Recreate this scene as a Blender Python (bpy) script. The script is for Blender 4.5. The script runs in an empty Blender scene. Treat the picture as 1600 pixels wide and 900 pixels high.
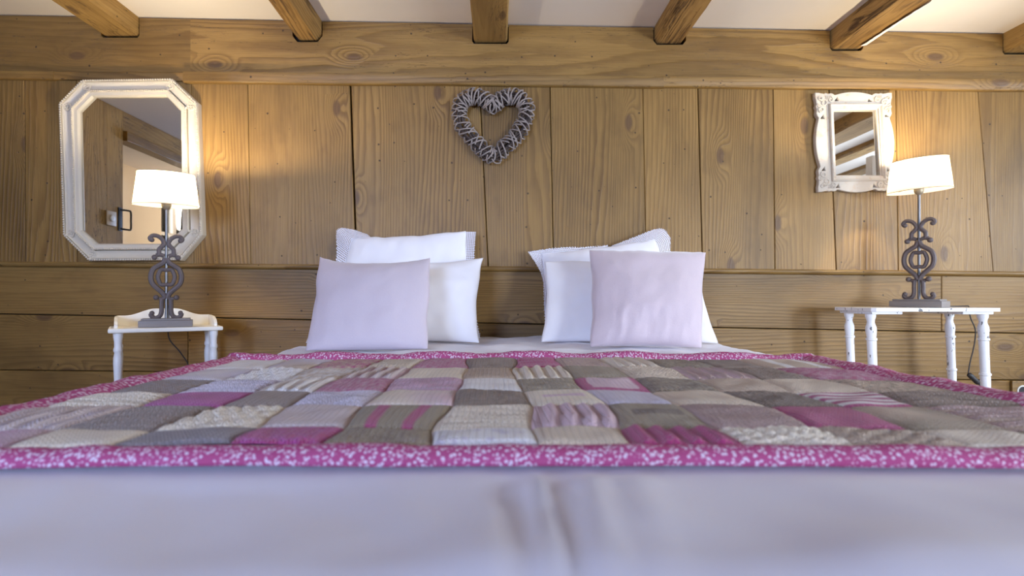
import bpy, bmesh, math, random
from mathutils import Vector, Matrix, noise
C = bpy.context.scene
COL = C.collection
R = math.radians
random.seed(7)

# ------------------------------------------------------------------ camera, world, lights, exposure
F, CX, CY, CZ = 889.0, 775.0, 465.0, 0.76       # focal length / principal point in pixels of a 1600x900 frame, camera height
D = 2.40                                        # camera to the face of the wall boards
cam = bpy.data.cameras.new('camera'); camo = bpy.data.objects.new('camera', cam); COL.objects.link(camo)
camo.location = (0, 0, CZ); camo.rotation_euler = (R(90), 0, 0)
cam.sensor_width = 36; cam.lens = 36 * F / 1600
cam.shift_x = (800 - CX) / 1600; cam.shift_y = (CY - 450) / 1600
cam.clip_start = 0.02
cam.dof.use_dof = True; cam.dof.focus_distance = 2.1; cam.dof.aperture_fstop = 4.5
C.camera = camo

w = bpy.data.worlds.new('sky'); C.world = w; w.use_nodes = True
w.node_tree.nodes['Background'].inputs[0].default_value = (0.55, 0.70, 1.0, 1)
w.node_tree.nodes['Background'].inputs[1].default_value = 1.2

XL, XR, YB = -2.40, 3.70, -2.20                 # room: left, right and rear wall
def area(name, loc, target, sx, sy, energy, color):
    l = bpy.data.lights.new(name, 'AREA'); l.shape = 'RECTANGLE'; l.size = sx; l.size_y = sy
    l.energy = energy; l.color = color
    o = bpy.data.objects.new(name, l); COL.objects.link(o); o.location = loc
    o.rotation_euler = (Vector(target) - Vector(loc)).to_track_quat('-Z', 'Y').to_euler()
    return o
area('daylight_main', (2.95, -2.62, 0.86), (0.7, 2.2, 0.72), 1.15, 0.85, 178, (0.78, 0.87, 1.0))
area('daylight_right', (XR + 0.40, 0.90, 1.20), (0.6, 1.55, 0.62), 0.9, 0.75, 85, (0.74, 0.84, 1.0))
area('daylight_rear', (-1.45, -2.55, 1.30), (-0.9, 1.2, 0.8), 1.15, 0.95, 108, (0.46, 0.61, 1.0))
area('hall_window_fill', (-3.75, -1.35, 1.40), (-2.6, 0.0, 0.9), 0.6, 0.8, 60, (1.0, 0.90, 0.76))  # fill behind the passage window, warmed and strengthened to brighten the passage wall
LAMP_POWER, LAMP_COLOR = 22.0, (1.0, 0.83, 0.55)

C.view_settings.view_transform = 'Standard'; C.view_settings.look = 'None'
C.view_settings.gamma = 1; C.view_settings.use_curve_mapping = False
C.view_settings.exposure = 0.65
C.cycles.use_denoising = True
C.cycles.max_bounces = 10; C.cycles.diffuse_bounces = 6; C.cycles.glossy_bounces = 5; C.cycles.transmission_bounces = 8
C.cycles.transparent_max_bounces = 12
C.cycles.sample_clamp_indirect = 6.0; C.cycles.caustics_reflective = False; C.cycles.caustics_refractive = False

# ------------------------------------------------------------------ helpers
def P(px, py, d):
    """world point at distance d in front of the camera seen at pixel px, py of the photograph"""
    return Vector(((px - CX) / F * d, d, CZ - (py - CY) / F * d))
def lin(r, g, b):
    f = lambda c: (c / 12.92 if c <= 0.04045 else ((c + 0.055) / 1.055) ** 2.4)
    return (f(r / 255), f(g / 255), f(b / 255), 1)
def nz(x, y=0, z=0): return noise.noise(Vector((x, y, z)))

class MB:
    def __init__(s): s.v = []; s.f = []; s.g = []; s.c = []
    def add(s, vs, fs, g=None, c=None):
        o = len(s.v); s.v += [tuple(v) for v in vs]; s.f += [tuple(i + o for i in f) for f in fs]
        s.g += [tuple(x) for x in (g if g else vs)]
        s.c += (c if c else [(1, 1, 1, 1)] * len(vs))
        return s
    def build(s, name, mat, parent=None, smooth=True, auto=40):
        me = bpy.data.meshes.new(name); me.from_pydata(s.v, [], s.f); me.update()
        a = me.attributes.new('gco', 'FLOAT_VECTOR', 'POINT'); a.data.foreach_set('vector', [x for t in s.g for x in t])
        if any(c != (1, 1, 1, 1) for c in s.c):
            a = me.attributes.new('col', 'FLOAT_COLOR', 'POINT'); a.data.foreach_set('color', [x for t in s.c for x in t])
        bm = bmesh.new(); bm.from_mesh(me); bmesh.ops.recalc_face_normals(bm, faces=bm.faces[:])
        for f in bm.faces: f.smooth = smooth
        if smooth:
            for e in bm.edges:
                if len(e.link_faces) == 2 and e.calc_face_angle(0) > R(auto): e.smooth = False
        bm.to_mesh(me); bm.free()
        me.materials.append(mat)
        o = bpy.data.objects.new(name, me); COL.objects.link(o)
        if parent: o.parent = parent
        return o
    def box(s, x0, x1, y0, y1, z0, z1, bev=0.0, g=None):
        bm = bmesh.new(); bmesh.ops.create_cube(bm, size=1)
        for v in bm.verts:
            v.co = ((x0 + x1) / 2 + v.co.x * (x1 - x0), (y0 + y1) / 2 + v.co.y * (y1 - y0), (z0 + z1) / 2 + v.co.z * (z1 - z0))
        if bev > 0: bmesh.ops.bevel(bm, geom=bm.edges[:], offset=bev, segments=2, profile=0.6, affect='EDGES')
        s.bm(bm, g); bm.free(); return s
    def bm(s, bm, g=None):
        bm.verts.index_update(); vs = [v.co.copy() for v in bm.verts]
        s.add(vs, [[v.index for v in f.verts] for f in bm.faces], [g(v) for v in vs] if g else None)
    def tube(s, pts, r, n=8, flat=1.0, closed=False, up=None):
        pts = [Vector(p) for p in pts]; m = len(pts)
        rs = r if isinstance(r, (list, tuple)) else [r] * m
        t0 = (pts[1] - pts[0]).normalized()
        N = (up or Vector((0, 0, 1)) if abs(t0.z) < 0.9 else Vector((0, 1, 0)))
        vs = []; fs = []
        for i, p in enumerate(pts):
            if closed: t = pts[(i + 1) % m] - pts[i - 1]
            else: t = pts[min(i + 1, m - 1)] - pts[max(i - 1, 0)]
            t.normalize(); N = (N - t * N.dot(t)); N.normalize(); B = t.cross(N)
            for k in range(n):
                a = 2 * math.pi * k / n
                vs.append(p + N * math.cos(a) * rs[i] + B * math.sin(a) * rs[i] * flat)
        for i in range(m if closed else m - 1):
            for k in range(n):
                a, b = i * n, ((i + 1) % m) * n
                fs.append((a + k, a + (k + 1) % n, b + (k + 1) % n, b + k))
        if not closed: fs += [tuple(range(n))[::-1], tuple((m - 1) * n + k for k in range(n))]
        return s.add(vs, fs)
    def lathe(s, prof, loc=(0, 0, 0), n=24, sx=1.0, sy=1.0, lean=(0, 0)):
        """prof: list of (radius, z); capped"""
        vs = []; fs = []; m = len(prof); z0 = prof[-1][1]
        for r, z in prof:
            for k in range(n):
                a = 2 * math.pi * k / n
                vs.append((loc[0] + r * math.cos(a) * sx + lean[0] * z, loc[1] + r * math.sin(a) * sy + lean[1] * z, loc[2] + z))
        for i in range(m - 1):
            for k in range(n): fs.append((i * n + k, i * n + (k + 1) % n, (i + 1) * n + (k + 1) % n, (i + 1) * n + k))
        fs += [tuple(range(n))[::-1], tuple((m - 1) * n + k for k in range(n))]
        return s.add(vs, fs)
    def ball(s, p, r, seg=10, ring=6, sc=(1, 1, 1)):
        bm = bmesh.new(); bmesh.ops.create_uvsphere(bm, u_segments=seg, v_segments=ring, radius=r)
        for v in bm.verts: v.co = Vector((v.co.x * sc[0], v.co.y * sc[1], v.co.z * sc[2])) + Vector(p)
        s.bm(bm); bm.free(); return s
    def prism(s, poly, y0, y1, bev=0.0):
        """poly of (x, z) extruded from y0 (front) to y1 (back)"""
        n = len(poly); vs = [(x, y0, z) for x, z in poly] + [(x, y1, z) for x, z in poly]
        fs = [tuple(range(n)), tuple(range(2 * n - 1, n - 1, -1))] + [(i, (i + 1) % n, n + (i + 1) % n, n + i) for i in range(n)]
        if bev > 0:
            bm = bmesh.new(); bv = [bm.verts.new(v) for v in vs]
            for f in fs: bm.faces.new([bv[i] for i in f])
            bmesh.ops.recalc_face_normals(bm, faces=bm.faces[:])
            es = [e for e in bm.edges if e.calc_face_angle(0) > R(50)]
            bmesh.ops.bevel(bm, geom=es, offset=bev, segments=2, profile=0.6, affect='EDGES')
            s.bm(bm); bm.free(); return s
        return s.add(vs, fs)

def smoothpath(pts, k=6, closed=False):
    pts = [Vector(p) for p in pts]; n = len(pts); out = []
    rng = range(n if closed else n - 1)
    for i in rng:
        p0 = pts[(i - 1) % n] if closed else pts[max(i - 1, 0)]; p1 = pts[i]; p2 = pts[(i + 1) % n]
        p3 = pts[(i + 2) % n] if closed else pts[min(i + 2, n - 1)]
        for j in range(k):
            t = j / k
            out.append(0.5 * ((2 * p1) + (p2 - p0) * t + (2 * p0 - 5 * p1 + 4 * p2 - p3) * t * t + (3 * p1 - p0 - 3 * p2 + p3) * t ** 3))
    if not closed: out.append(pts[-1])
    return out

def tag(o, label, cat, group=None, kind=None):
    o['label'] = label; o['category'] = cat
    if group: o['group'] = group
    if kind: o['kind'] = kind
    return o
def thing(name, label, cat, loc=(0, 0, 0), rz=0.0, group=None):
    o = bpy.data.objects.new(name, None); COL.objects.link(o); o.location = loc; o.rotation_euler = (0, 0, rz)
    o.empty_display_size = 0.1
    return tag(o, label, cat, group)
def part(mb, name, mat, parent, label=None, **k):
    o = mb.build(name, mat, parent, **k)
    if label: o['label'] = label
    return o
def copy_tree(o, parent=None):
    c = o.copy(); COL.objects.link(c)
    if parent: c.parent = parent
    for ch in list(o.children): copy_tree(ch, c)
    return c
def freeze(o, root):
    """re-express a child built in world space relative to its thing's base (an Empty without scale)"""
    m = (Matrix.Translation(root.location) @ root.rotation_euler.to_matrix().to_4x4()).inverted()
    o.data.transform(m)
    return o

# ------------------------------------------------------------------ materials
class NT:
    def __init__(s, name):
        s.m = bpy.data.materials.new(name); s.m.use_nodes = True; s.t = s.m.node_tree; s.t.nodes.clear()
        s.out = s.n('ShaderNodeOutputMaterial')
    def n(s, typ, ins=None, **props):
        nd = s.t.nodes.new(typ)
        for k, v in props.items(): setattr(nd, k, v)
        for k, v in (ins or {}).items(): s.put(nd, k, v)
        return nd
    def put(s, nd, k, v):
        sock = nd.inputs[k]
        if isinstance(v, bpy.types.NodeSocket): s.t.links.new(v, sock)
        else: sock.default_value = v
    def math(s, op, a, b=0.0, c=None, clamp=False):
        nd = s.n('ShaderNodeMath', operation=op, use_clamp=clamp); s.put(nd, 0, a); s.put(nd, 1, b)
        if c is not None: s.put(nd, 2, c)
        return nd.outputs[0]
    def vmul(s, v, k):
        nd = s.n('ShaderNodeVectorMath', operation='MULTIPLY'); s.put(nd, 0, v); s.put(nd, 1, k); return nd.outputs[0]
    def noise(s, v, scale=1.0, detail=2.0, rough=0.5, dist=0.0):
        nd = s.n('ShaderNodeTexNoise', {'Vector': v, 'Scale': scale, 'Detail': detail, 'Roughness': rough, 'Distortion': dist})
        return nd.outputs['Fac']
    def vor(s, v, scale, feature='F1', rnd=1.0):
        nd = s.n('ShaderNodeTexVoronoi', {'Vector': v, 'Scale': scale, 'Randomness': rnd}, feature=feature); return nd
    def rng(s, v, a, b, c=0.0, d=1.0, smooth=True):
        nd = s.n('ShaderNodeMapRange', {'Value': v, 'From Min': a, 'From Max': b, 'To Min': c, 'To Max': d}, interpolation_type='SMOOTHSTEP' if smooth else 'LINEAR')
        return nd.outputs[0]
    def mix(s, f, a, b, blend='MIX'):
        nd = s.n('ShaderNodeMix', data_type='RGBA', blend_type=blend); s.put(nd, 0, f); s.put(nd, 6, a); s.put(nd, 7, b); return nd.outputs[2]
    def bump(s, h, strength, dist):
        return s.n('ShaderNodeBump', {'Height': h, 'Strength': strength, 'Distance': dist}).outputs[0]
    def attr(s, name='gco', out='Vector'): return s.n('ShaderNodeAttribute', attribute_name=name).outputs[out]
    def bsdf(s, **k):
        b = s.n('ShaderNodeBsdfPrincipled')
        for kk, v in k.items(): s.put(b, kk.replace('_', ' '), v)
        s.t.links.new(b.outputs[0], s.out.inputs[0]); return b

def wood(name, light, dark, tint=0.5, lines=62, swirl=7.5, contrast=1.0, cracks=0.0, rough=0.45, knot_scale=1.0):
    sc_ = (0.52, 0.448, 0.268); light = tuple(c * k_ for c, k_ in zip(light, sc_)) + (1,); dark = tuple(c * k_ for c, k_ in zip(dark, sc_)) + (1,)
    N = NT(name); v = N.attr()
    n1 = N.noise(N.vmul(v, (0.42, 5.0, 1.0)), 1.0, 1.2, 0.4)
    sp0 = N.n('ShaderNodeSeparateXYZ', {0: v})
    v2 = N.n('ShaderNodeCombineXYZ', {0: N.math('MULTIPLY_ADD', sp0.outputs[2], 3.71, sp0.outputs[0]), 1: N.math('MULTIPLY_ADD', sp0.outputs[2], 1.37, sp0.outputs[1])}).outputs[0]
    kv = N.vor(N.vmul(v2, (1.9, 4.2, 1.0)), knot_scale); kv.voronoi_dimensions = '2D'
    kd, kc = kv.outputs['Distance'], kv.outputs['Color']
    has = N.math('GREATER_THAN', N.n('ShaderNodeSeparateColor', {0: kc}).outputs[0], 0.46)
    kb = N.math('MULTIPLY', N.rng(kd, 0.0, 0.26, 1.0, 0.0), has)
    sep = N.n('ShaderNodeSeparateXYZ', {0: v})
    fld = N.math('ADD', N.math('MULTIPLY', sep.outputs[1], lines), N.math('ADD', N.math('MULTIPLY', n1, swirl * 2.2), N.math('MULTIPLY', kb, 4.0)))
    wob = N.math('MULTIPLY', N.noise(N.vmul(v, (6, 40, 1)), 1.0, 2), 0.7)
    fr = N.math('FRACT', N.math('ADD', fld, wob))
    ring = N.math('MULTIPLY', N.rng(fr, 0.25, 0.86), N.rng(fr, 0.9, 1.0, 1.0, 0.0))
    amp = N.rng(N.noise(N.vmul(v, (0.9, 3.0, 1.3)), 1.0, 2), 0.32, 0.68, 0.25, 1.0)
    ring = N.math('MULTIPLY', ring, amp)
    fib = N.noise(N.vmul(v, (7, 230, 3)), 1.0, 3, 0.6)
    big = N.noise(N.vmul(v, (1.3, 3.2, 2.1)), 1.0, 3, 0.55)
    blot = N.noise(N.vmul(v, (5, 9, 2)), 1.0, 3, 0.6)
    wn = N.n('ShaderNodeTexWhiteNoise', {'W': N.math('ROUND', sep.outputs[2])}, noise_dimensions='1D').outputs['Value']
    col = N.mix(N.math('MULTIPLY', ring, 0.62 * contrast), light, dark)
    col = N.mix(N.rng(fib, 0.35, 0.75, 0.0, 0.35), col, dark)
    col = N.mix(N.math('MULTIPLY', N.rng(big, 0.4, 0.72), 0.45), col, tuple(c * 0.62 for c in dark[:3]) + (1,))
    col = N.mix(N.math('MULTIPLY', N.rng(blot, 0.5, 0.75), 0.25), col, tuple(c * 0.6 for c in dark[:3]) + (1,))
    g = N.math('MULTIPLY_ADD', wn, 0.28 * tint * 2, 1.0 - 0.14 * tint * 2)
    col = N.mix(1.0, col, N.n('ShaderNodeCombineColor', {0: g, 1: g, 2: g}).outputs[0], 'MULTIPLY')
    core = N.math('MULTIPLY', N.rng(kd, 0.045, 0.085, 1.0, 0.0), has)
    col = N.mix(N.math('MULTIPLY', core, 0.72), col, (0.10, 0.050, 0.024, 1))
    wv = N.vor(v2, 13.0); wv.voronoi_dimensions = '2D'; wc = N.n('ShaderNodeSeparateColor', {0: wv.outputs['Color']})
    hr = N.math('MULTIPLY_ADD', wc.outputs[1], 0.045, 0.014)
    hole = N.math('MULTIPLY', N.rng(N.math('SUBTRACT', N.math('ADD', wv.outputs['Distance'], N.math('MULTIPLY', N.noise(v, 160, 2), 0.03)), hr), 0.0, 0.022, 1.0, 0.0), N.math('GREATER_THAN', wc.outputs[0], 0.66))
    col = N.mix(N.math('MULTIPLY', hole, 0.85), col, (0.035, 0.017, 0.008, 1))
    h = N.math('ADD', N.math('MULTIPLY', ring, 0.5), N.math('MULTIPLY', fib, 0.5))
    h = N.math('SUBTRACT', h, N.math('MULTIPLY', hole, 2.0))
    if cracks > 0:
        cn = N.noise(N.vmul(v, (2.2, 26, 1.5)), 1.0, 4, 0.65, 0.3)
        ck = N.rng(N.math('ABSOLUTE', N.math('SUBTRACT', cn, 0.5)), 0.0, 0.035 * cracks, 1.0, 0.0)
        ck = N.math('MULTIPLY', ck, N.rng(N.noise(N.vmul(v, (3, 7, 2)), 1.0, 2), 0.42, 0.58))
        col = N.mix(N.math('MULTIPLY', ck, 0.85), col, (0.05, 0.024, 0.010, 1))
        h = N.math('SUBTRACT', h, N.math('MULTIPLY', ck, 4.0))
    N.bsdf(Base_Color=col, Roughness=rough, Normal=N.bump(h, 0.35, 0.004), Specular_IOR_Level=0.4)
    return N.m

def cloth(name, col, rough=0.85, weave=900.0, strength=0.15, sheen=0.3, mottled=0.0, col2=None):
    N = NT(name); v = N.n('ShaderNodeTexCoord').outputs['Object']
    n = N.noise(v, weave, 1); n2 = N.noise(N.vmul(v, (90, 500, 90)), 1.0, 2)
    c = col
    if mottled: c = N.mix(N.math('MULTIPLY', N.rng(N.noise(v, 380, 3, 0.7), 0.35, 0.7), mottled), col, col2)
    N.bsdf(Base_Color=c, Roughness=rough, Sheen_Weight=sheen, Specular_IOR_Level=0.15, Normal=N.bump(N.math('ADD', n, n2), strength, 0.0006))
    return N.m

def paint(name, col, rough=0.45, chips=0.0, wear=0.0, chip_col=(0.05, 0.04, 0.04, 1), wear_col=(0.5, 0.36, 0.2, 1)):
    N = NT(name); v = N.n('ShaderNodeTexCoord').outputs['Object']
    c = N.mix(N.math('MULTIPLY', N.noise(v, 9, 3), 0.08), col, (0.55, 0.52, 0.48, 1))
    if wear: c = N.mix(N.math('MULTIPLY', N.rng(N.noise(v, 38, 4, 0.7), 0.52, 0.7), wear), c, wear_col)
    if chips: c = N.mix(N.math('MULTIPLY', N.rng(N.noise(N.vmul(v, (1, 1, 0.5)), 60, 3, 0.65), 0.665 - 0.02 * chips, 0.69 - 0.02 * chips), 0.9), c, chip_col)
    N.bsdf(Base_Color=c, Roughness=rough, Normal=N.bump(N.noise(v, 60, 3), 0.08, 0.002))
    return N.m
def plain(name, col, rough=0.5, metal=0.0, var=0.1, bump=0.05):
    N = NT(name); v = N.n('ShaderNodeTexCoord').outputs['Object']
    c = N.mix(N.math('MULTIPLY', N.noise(v, 25, 4), var * 2), col, tuple(x * 0.6 for x in col[:3]) + (1,))
    N.bsdf(Base_Color=c, Roughness=rough, Metallic=metal, Normal=N.bump(N.noise(v, 140, 3), bump, 0.001))
    return N.m

M = {}
M['board'] = wood('aged_pine_boards', lin(203, 169, 119), lin(134, 101, 60), tint=0.5, contrast=1.15)
M['lower'] = wood('aged_pine_wainscot', lin(203, 170, 122), lin(134, 102, 62), tint=0.4, swirl=8, contrast=1.15)
M['beam'] = wood('hewn_beam_wood', lin(236, 204, 154), lin(172, 136, 92), tint=0.3, lines=26, cracks=0.5, rough=0.75)
M['rough_beam'] = wood('wormy_beam_wood', lin(236, 200, 150), lin(152, 114, 72), tint=0.3, lines=26, cracks=1.6, rough=0.8)
M['plate'] = wood('wall_plate_wood', lin(202, 168, 118), lin(136, 103, 62), tint=0.35, lines=30, swirl=7, cracks=0.12)
M['floor'] = wood('floor_boards', lin(150, 105, 65), lin(95, 62, 35), tint=0.6)
M['dark_gap'] = plain('gap_shade_black', (0.012, 0.008, 0.006, 1), 0.9)  # gap shade put into the colour of the backing behind the boards
M['plaster'] = paint('white_plaster', lin(240, 234, 228), 0.9)
M['cream_plaster'] = paint('cream_plaster', lin(238, 224, 204), 0.9)
M['white_paint'] = paint('white_painted_wood', lin(240, 238, 236), 0.35)
M['table_cream'] = paint('ivory_painted_wood', lin(240, 234, 222), 0.38)
M['chipped'] = paint('chipped_white_paint', lin(240, 240, 242), 0.45, chips=1.9)
M['shabby'] = paint('distressed_white_paint', lin(206, 195, 178), 0.6, wear=0.55, wear_col=lin(196, 160, 118))
M['mirror_paint'] = paint('mirror_frame_paint', lin(208, 197, 178), 0.4)
M['sheet'] = cloth('white_cotton_sheet', lin(218, 213, 221), strength=0.1)
M['pillow'] = cloth('white_pillow_cotton', lin(238, 236, 241), strength=0.1)
M['pink'] = cloth('pale_pink_cotton', lin(203, 192, 203), weave=700, strength=0.25, mottled=0.25, col2=lin(186, 174, 190))
M['fuzzy'] = cloth('pale_pink_brushed_linen', lin(206, 191, 199), weave=420, strength=0.7, sheen=0.8, mottled=0.35, col2=lin(198, 178, 190))
M['iron'] = plain('grey_brown_iron', lin(104, 92, 90), 0.6, 0.1, 0.15, 0.15)
M['base_grey'] = plain('grey_painted_base', lin(138, 130, 126), 0.55)
M['steel'] = plain('brushed_steel', (0.20, 0.19, 0.185, 1), 0.40, 1.0, 0.05)
M['cord'] = plain('dark_cord', (0.03, 0.028, 0.032, 1), 0.5)
M['brass'] = plain('aged_socket_metal', lin(176, 164, 140), 0.4, 0.6)
M['black_metal'] = plain('black_iron', (0.03, 0.028, 0.026, 1), 0.5, 0.5)
M['plastic'] = plain('white_plastic', lin(228, 226, 220), 0.35, 0, 0.03)
M['twig'] = plain('greyed_willow', lin(158, 146, 140), 0.8, 0, 0.3, 0.3)
M['twig_dark'] = plain('shaded_willow', lin(84, 70, 64), 0.85, 0, 0.3, 0.3)  # shade between the woven twigs, put into the inner twigs' colour

def glass_mirror():
    N = NT('mirror_glass'); v = N.n('ShaderNodeTexCoord').outputs['Object']
    c = N.mix(N.math('MULTIPLY', N.noise(v, 6, 4), 0.06), (0.80, 0.79, 0.76, 1), (0.6, 0.58, 0.55, 1))
    N.bsdf(Base_Color=c, Metallic=1.0, Roughness=0.015); return N.m
M['mirror'] = glass_mirror()
def pane():
    N = NT('window_glass'); lw = N.n('ShaderNodeFresnel', {'IOR': 1.45}).outputs[0]
    t = N.n('ShaderNodeBsdfTransparent', {'Color': (0.97, 0.98, 0.98, 1)}); g = N.n('ShaderNodeBsdfGlossy', {'Roughness': 0.02})
    m = N.n('ShaderNodeMixShader', {0: lw, 1: t.outputs[0], 2: g.outputs[0]}); N.t.links.new(m.outputs[0], N.out.inputs[0]); return N.m
M['pane'] = pane()
def shade_mat():
    N = NT('cream_lamp_shade'); v = N.n('ShaderNodeTexCoord').outputs['Object']
    c = N.mix(N.math('MULTIPLY', N.noise(v, 500, 2), 0.1), (0.52, 0.48, 0.41, 1), (0.44, 0.40, 0.33, 1))
    d = N.n('ShaderNodeBsdfDiffuse', {'Color': c}); t = N.n('ShaderNodeBsdfTranslucent', {'Color': c})
    m = N.n('ShaderNodeMixShader', {0: 0.5, 1: d.outputs[0], 2: t.outputs[0]}); N.t.links.new(m.outputs[0], N.out.inputs[0]); return N.m
M['shade'] = shade_mat()
def bulb_mat():
    N = NT('glowing_bulb'); e = N.n('ShaderNodeEmission', {'Color': (1, 0.75, 0.45, 1), 'Strength': 10.0})
    N.t.links.new(e.outputs[0], N.out.inputs[0]); return N.m
M['bulb'] = bulb_mat()
def lace_mat():
    N = NT('white_crochet_lace'); v = N.attr()
    a = N.vor(N.vmul(v, (1, 1, 0)), 135, rnd=0.10)
    hole = N.math('LESS_THAN', a.outputs['Distance'], 0.335)
    b = N.n('ShaderNodeBsdfPrincipled', {'Base Color': lin(236, 234, 244), 'Roughness': 0.9})
    t = N.n('ShaderNodeBsdfTransparent')
    m = N.n('ShaderNodeMixShader', {0: hole, 1: b.outputs[0], 2: t.outputs[0]}); N.t.links.new(m.outputs[0], N.out.inputs[0]); return N.m
M['lace'] = lace_mat()
def knit_mat():
    N = NT('knitted_wool'); v = N.attr(); c = N.attr('col', 'Color')
    sep = N.n('ShaderNodeSeparateXYZ', {0: v})
    x, y = sep.outputs[0], sep.outputs[1]
    zig = N.math('ABSOLUTE', N.math('SUBTRACT', N.math('FRACT', N.math('MULTIPLY', x, 125)), 0.5))
    st = N.math('FRACT', N.math('ADD', N.math('MULTIPLY', y, 155), N.math('MULTIPLY', zig, 1.4)))
    k = N.math('MULTIPLY', N.rng(N.math('ABSOLUTE', N.math('SUBTRACT', st, 0.5)), 0.15, 0.5, 1.0, 0.0), N.rng(zig, 0.02, 0.18))
    fz = N.noise(v, 420, 3, 0.7)
    h = N.math('ADD', k, N.math('MULTIPLY', fz, 0.6))
    cc = N.mix(N.math('MULTIPLY', N.rng(fz, 0.3, 0.75), 0.12), c, N.mix(1.0, c, (0.6, 0.56, 0.56, 1), 'MULTIPLY'))
    cc = N.mix(N.rng(k, 0.0, 0.35, 0.30, 0.0), cc, N.mix(1.0, c, (0.45, 0.42, 0.42, 1), 'MULTIPLY'))  # shade in the stitch grooves is mixed into the wool colour
    N.bsdf(Base_Color=cc, Roughness=0.95, Sheen_Weight=0.35, Specular_IOR_Level=0.1, Normal=N.bump(h, 0.8, 0.003)); return N.m
M['knit'] = knit_mat()
def floral():
    N = NT('pink_floral_cotton'); v = N.attr()
    wv = N.n('ShaderNodeVectorMath', {0: v, 1: N.vmul(N.n('ShaderNodeTexNoise', {'Vector': v, 'Scale': 60.0}).outputs['Color'], (0.006, 0.006, 0.006))}, operation='ADD').outputs[0]
    a = N.vor(wv, 215); d = a.outputs['Distance']; cc = N.n('ShaderNodeSeparateColor', {0: a.outputs['Color']})
    fl = N.rng(d, 0.30, 0.46, 1.0, 0.0)
    ctr = N.rng(d, 0.05, 0.10, 1.0, 0.0)
    b = N.vor(v, 230); sm = N.math('MULTIPLY', N.rng(b.outputs['Distance'], 0.25, 0.38, 1.0, 0.0), N.math('GREATER_THAN', N.n('ShaderNodeSeparateColor', {0: b.outputs['Color']}).outputs[1], 0.5))
    col = N.mix(N.noise(v, 25, 2), lin(186, 92, 142), lin(170, 72, 116))
    col = N.mix(N.math('MULTIPLY', sm, 0.6), col, lin(238, 204, 224))
    col = N.mix(N.math('MULTIPLY', fl, N.math('GREATER_THAN', cc.outputs[0], 0.12)), col, lin(224, 206, 222))
    col = N.mix(N.math('MULTIPLY', ctr, 0.6), col, lin(206, 104, 150))
    N.bsdf(Base_Color=col, Roughness=0.85, Specular_IOR_Level=0.15, Normal=N.bump(N.noise(v, 300, 2), 0.15, 0.001)); return N.m
M['floral'] = floral()

# ------------------------------------------------------------------ room shell
XH = -3.40                                     # outer wall of the side passage
def ceil_z(x): return CZ + 1.158 - 0.0185 * x
def tilt(x): return -0.0100 * x                # the old timber courses fall slightly to the right

def plank(mb, quad, y0, y1, gid, vertical, bev=0.002):
    """quad: tl, tr, br, bl in (x, z); front face at y0"""
    cx = sum(p[0] for p in quad) / 4; cz = sum(p[1] for p in quad) / 4
    ins = [(p[0] + (bev if p[0] < cx else -bev), p[1] + (bev if p[1] < cz else -bev)) for p in quad]
    vs = [(x, y0, z) for x, z in ins] + [(x, y0 + bev, z) for x, z in quad] + [(x, y1, z) for x, z in quad]
    fs = [(0, 1, 2, 3)] + [(i, (i + 1) % 4, 4 + (i + 1) % 4, 4 + i) for i in range(4)] + [(4 + i, 4 + (i + 1) % 4, 8 + (i + 1) % 4, 8 + i) for i in range(4)] + [(8, 9, 10, 11)]
    sh = (gid * 0.731) % 1.0
    g = [((z if vertical else x) + sh * 5, (x - cx if vertical else z - cz) + sh, gid * 1.0) for x, y, z in vs]
    mb.add(vs, fs, g)

k = F / D
def wx(px): return (px - CX) / k
def wz(py): return CZ - (py - CY) / k
# upper vertical boards
seams = [(-160, -158), (-62, -60), (38, 40), (92, 94), (119, 121), (299, 303), (387, 392), (547, 557), (749, 763), (859, 865), (1004, 1010), (1090, 1098), (1208, 1211), (1295, 1307), (1400, 1404), (1527, 1552), (1648, 1655), (1770, 1772), (1880, 1882), (1990, 1992)]
gaps = {7: 0.008, 12: 0.003, 13: 0.004, 11: 0.004, 8: 0.003, 9: 0.003}
wb = MB()
for i in range(len(seams) - 1):
    (ta, ba), (tb, bb) = seams[i], seams[i + 1]
    ga, gb = gaps.get(i, 0.0012), gaps.get(i + 1, 0.0012)
    xs = [wx(ta) + ga / 2, wx(tb) - gb / 2, wx(bb) - gb / 2, wx(ba) + ga / 2]
    zt, zb = CZ + 0.921, CZ + 0.118
    y = D + random.uniform(-0.001, 0.0015)
    plank(wb, [(xs[0], zt + tilt(xs[0])), (xs[1], zt + tilt(xs[1])), (xs[2], zb + tilt(xs[2])), (xs[3], zb + tilt(xs[3]))], y, D + 0.03, i + 3, True)
# lower horizontal boards
def hrow(xs, tops, bots, gid0):
    for j in range(len(xs) - 1):
        a, b = xs[j] + 0.0012, xs[j + 1] - 0.0012
        plank(wb, [(a, tops[0] + tops[1] * a), (b, tops[0] + tops[1] * b), (b, bots[0] + bots[1] * b), (a, bots[0] + bots[1] * a)], D + 0.002, D + 0.03, gid0 + j, False)
hrow([XL, wx(1472), XR], (CZ + 0.118, -0.0100), (CZ - 0.1065, -0.0190), 41)
hrow([XL, wx(293), XR], (CZ - 0.1105, -0.0190), (CZ - 0.325, -0.0100), 51)
hrow([XL, 0.4, XR], (CZ - 0.3285, -0.0100), (CZ - 0.53, -0.006), 61)
hrow([XL, -0.7, XR], (CZ - 0.533, -0.006), (0.002, 0.0), 71)
wb.build('wall_back_boards', M['board'], smooth=False)
wall_back = bpy.data.objects['wall_back_boards']; wall_back.name = 'wall_back'
tag(wall_back, 'wall of old pine boards behind the bed, upright above the rail and level below', 'wall', kind='structure')
MB().box(XL - 0.1, XR + 0.1, D + 0.034, D + 0.20, 0, CZ + 1.30).build('wall_back_lining', M['dark_gap'], wall_back, smooth=False)

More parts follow.
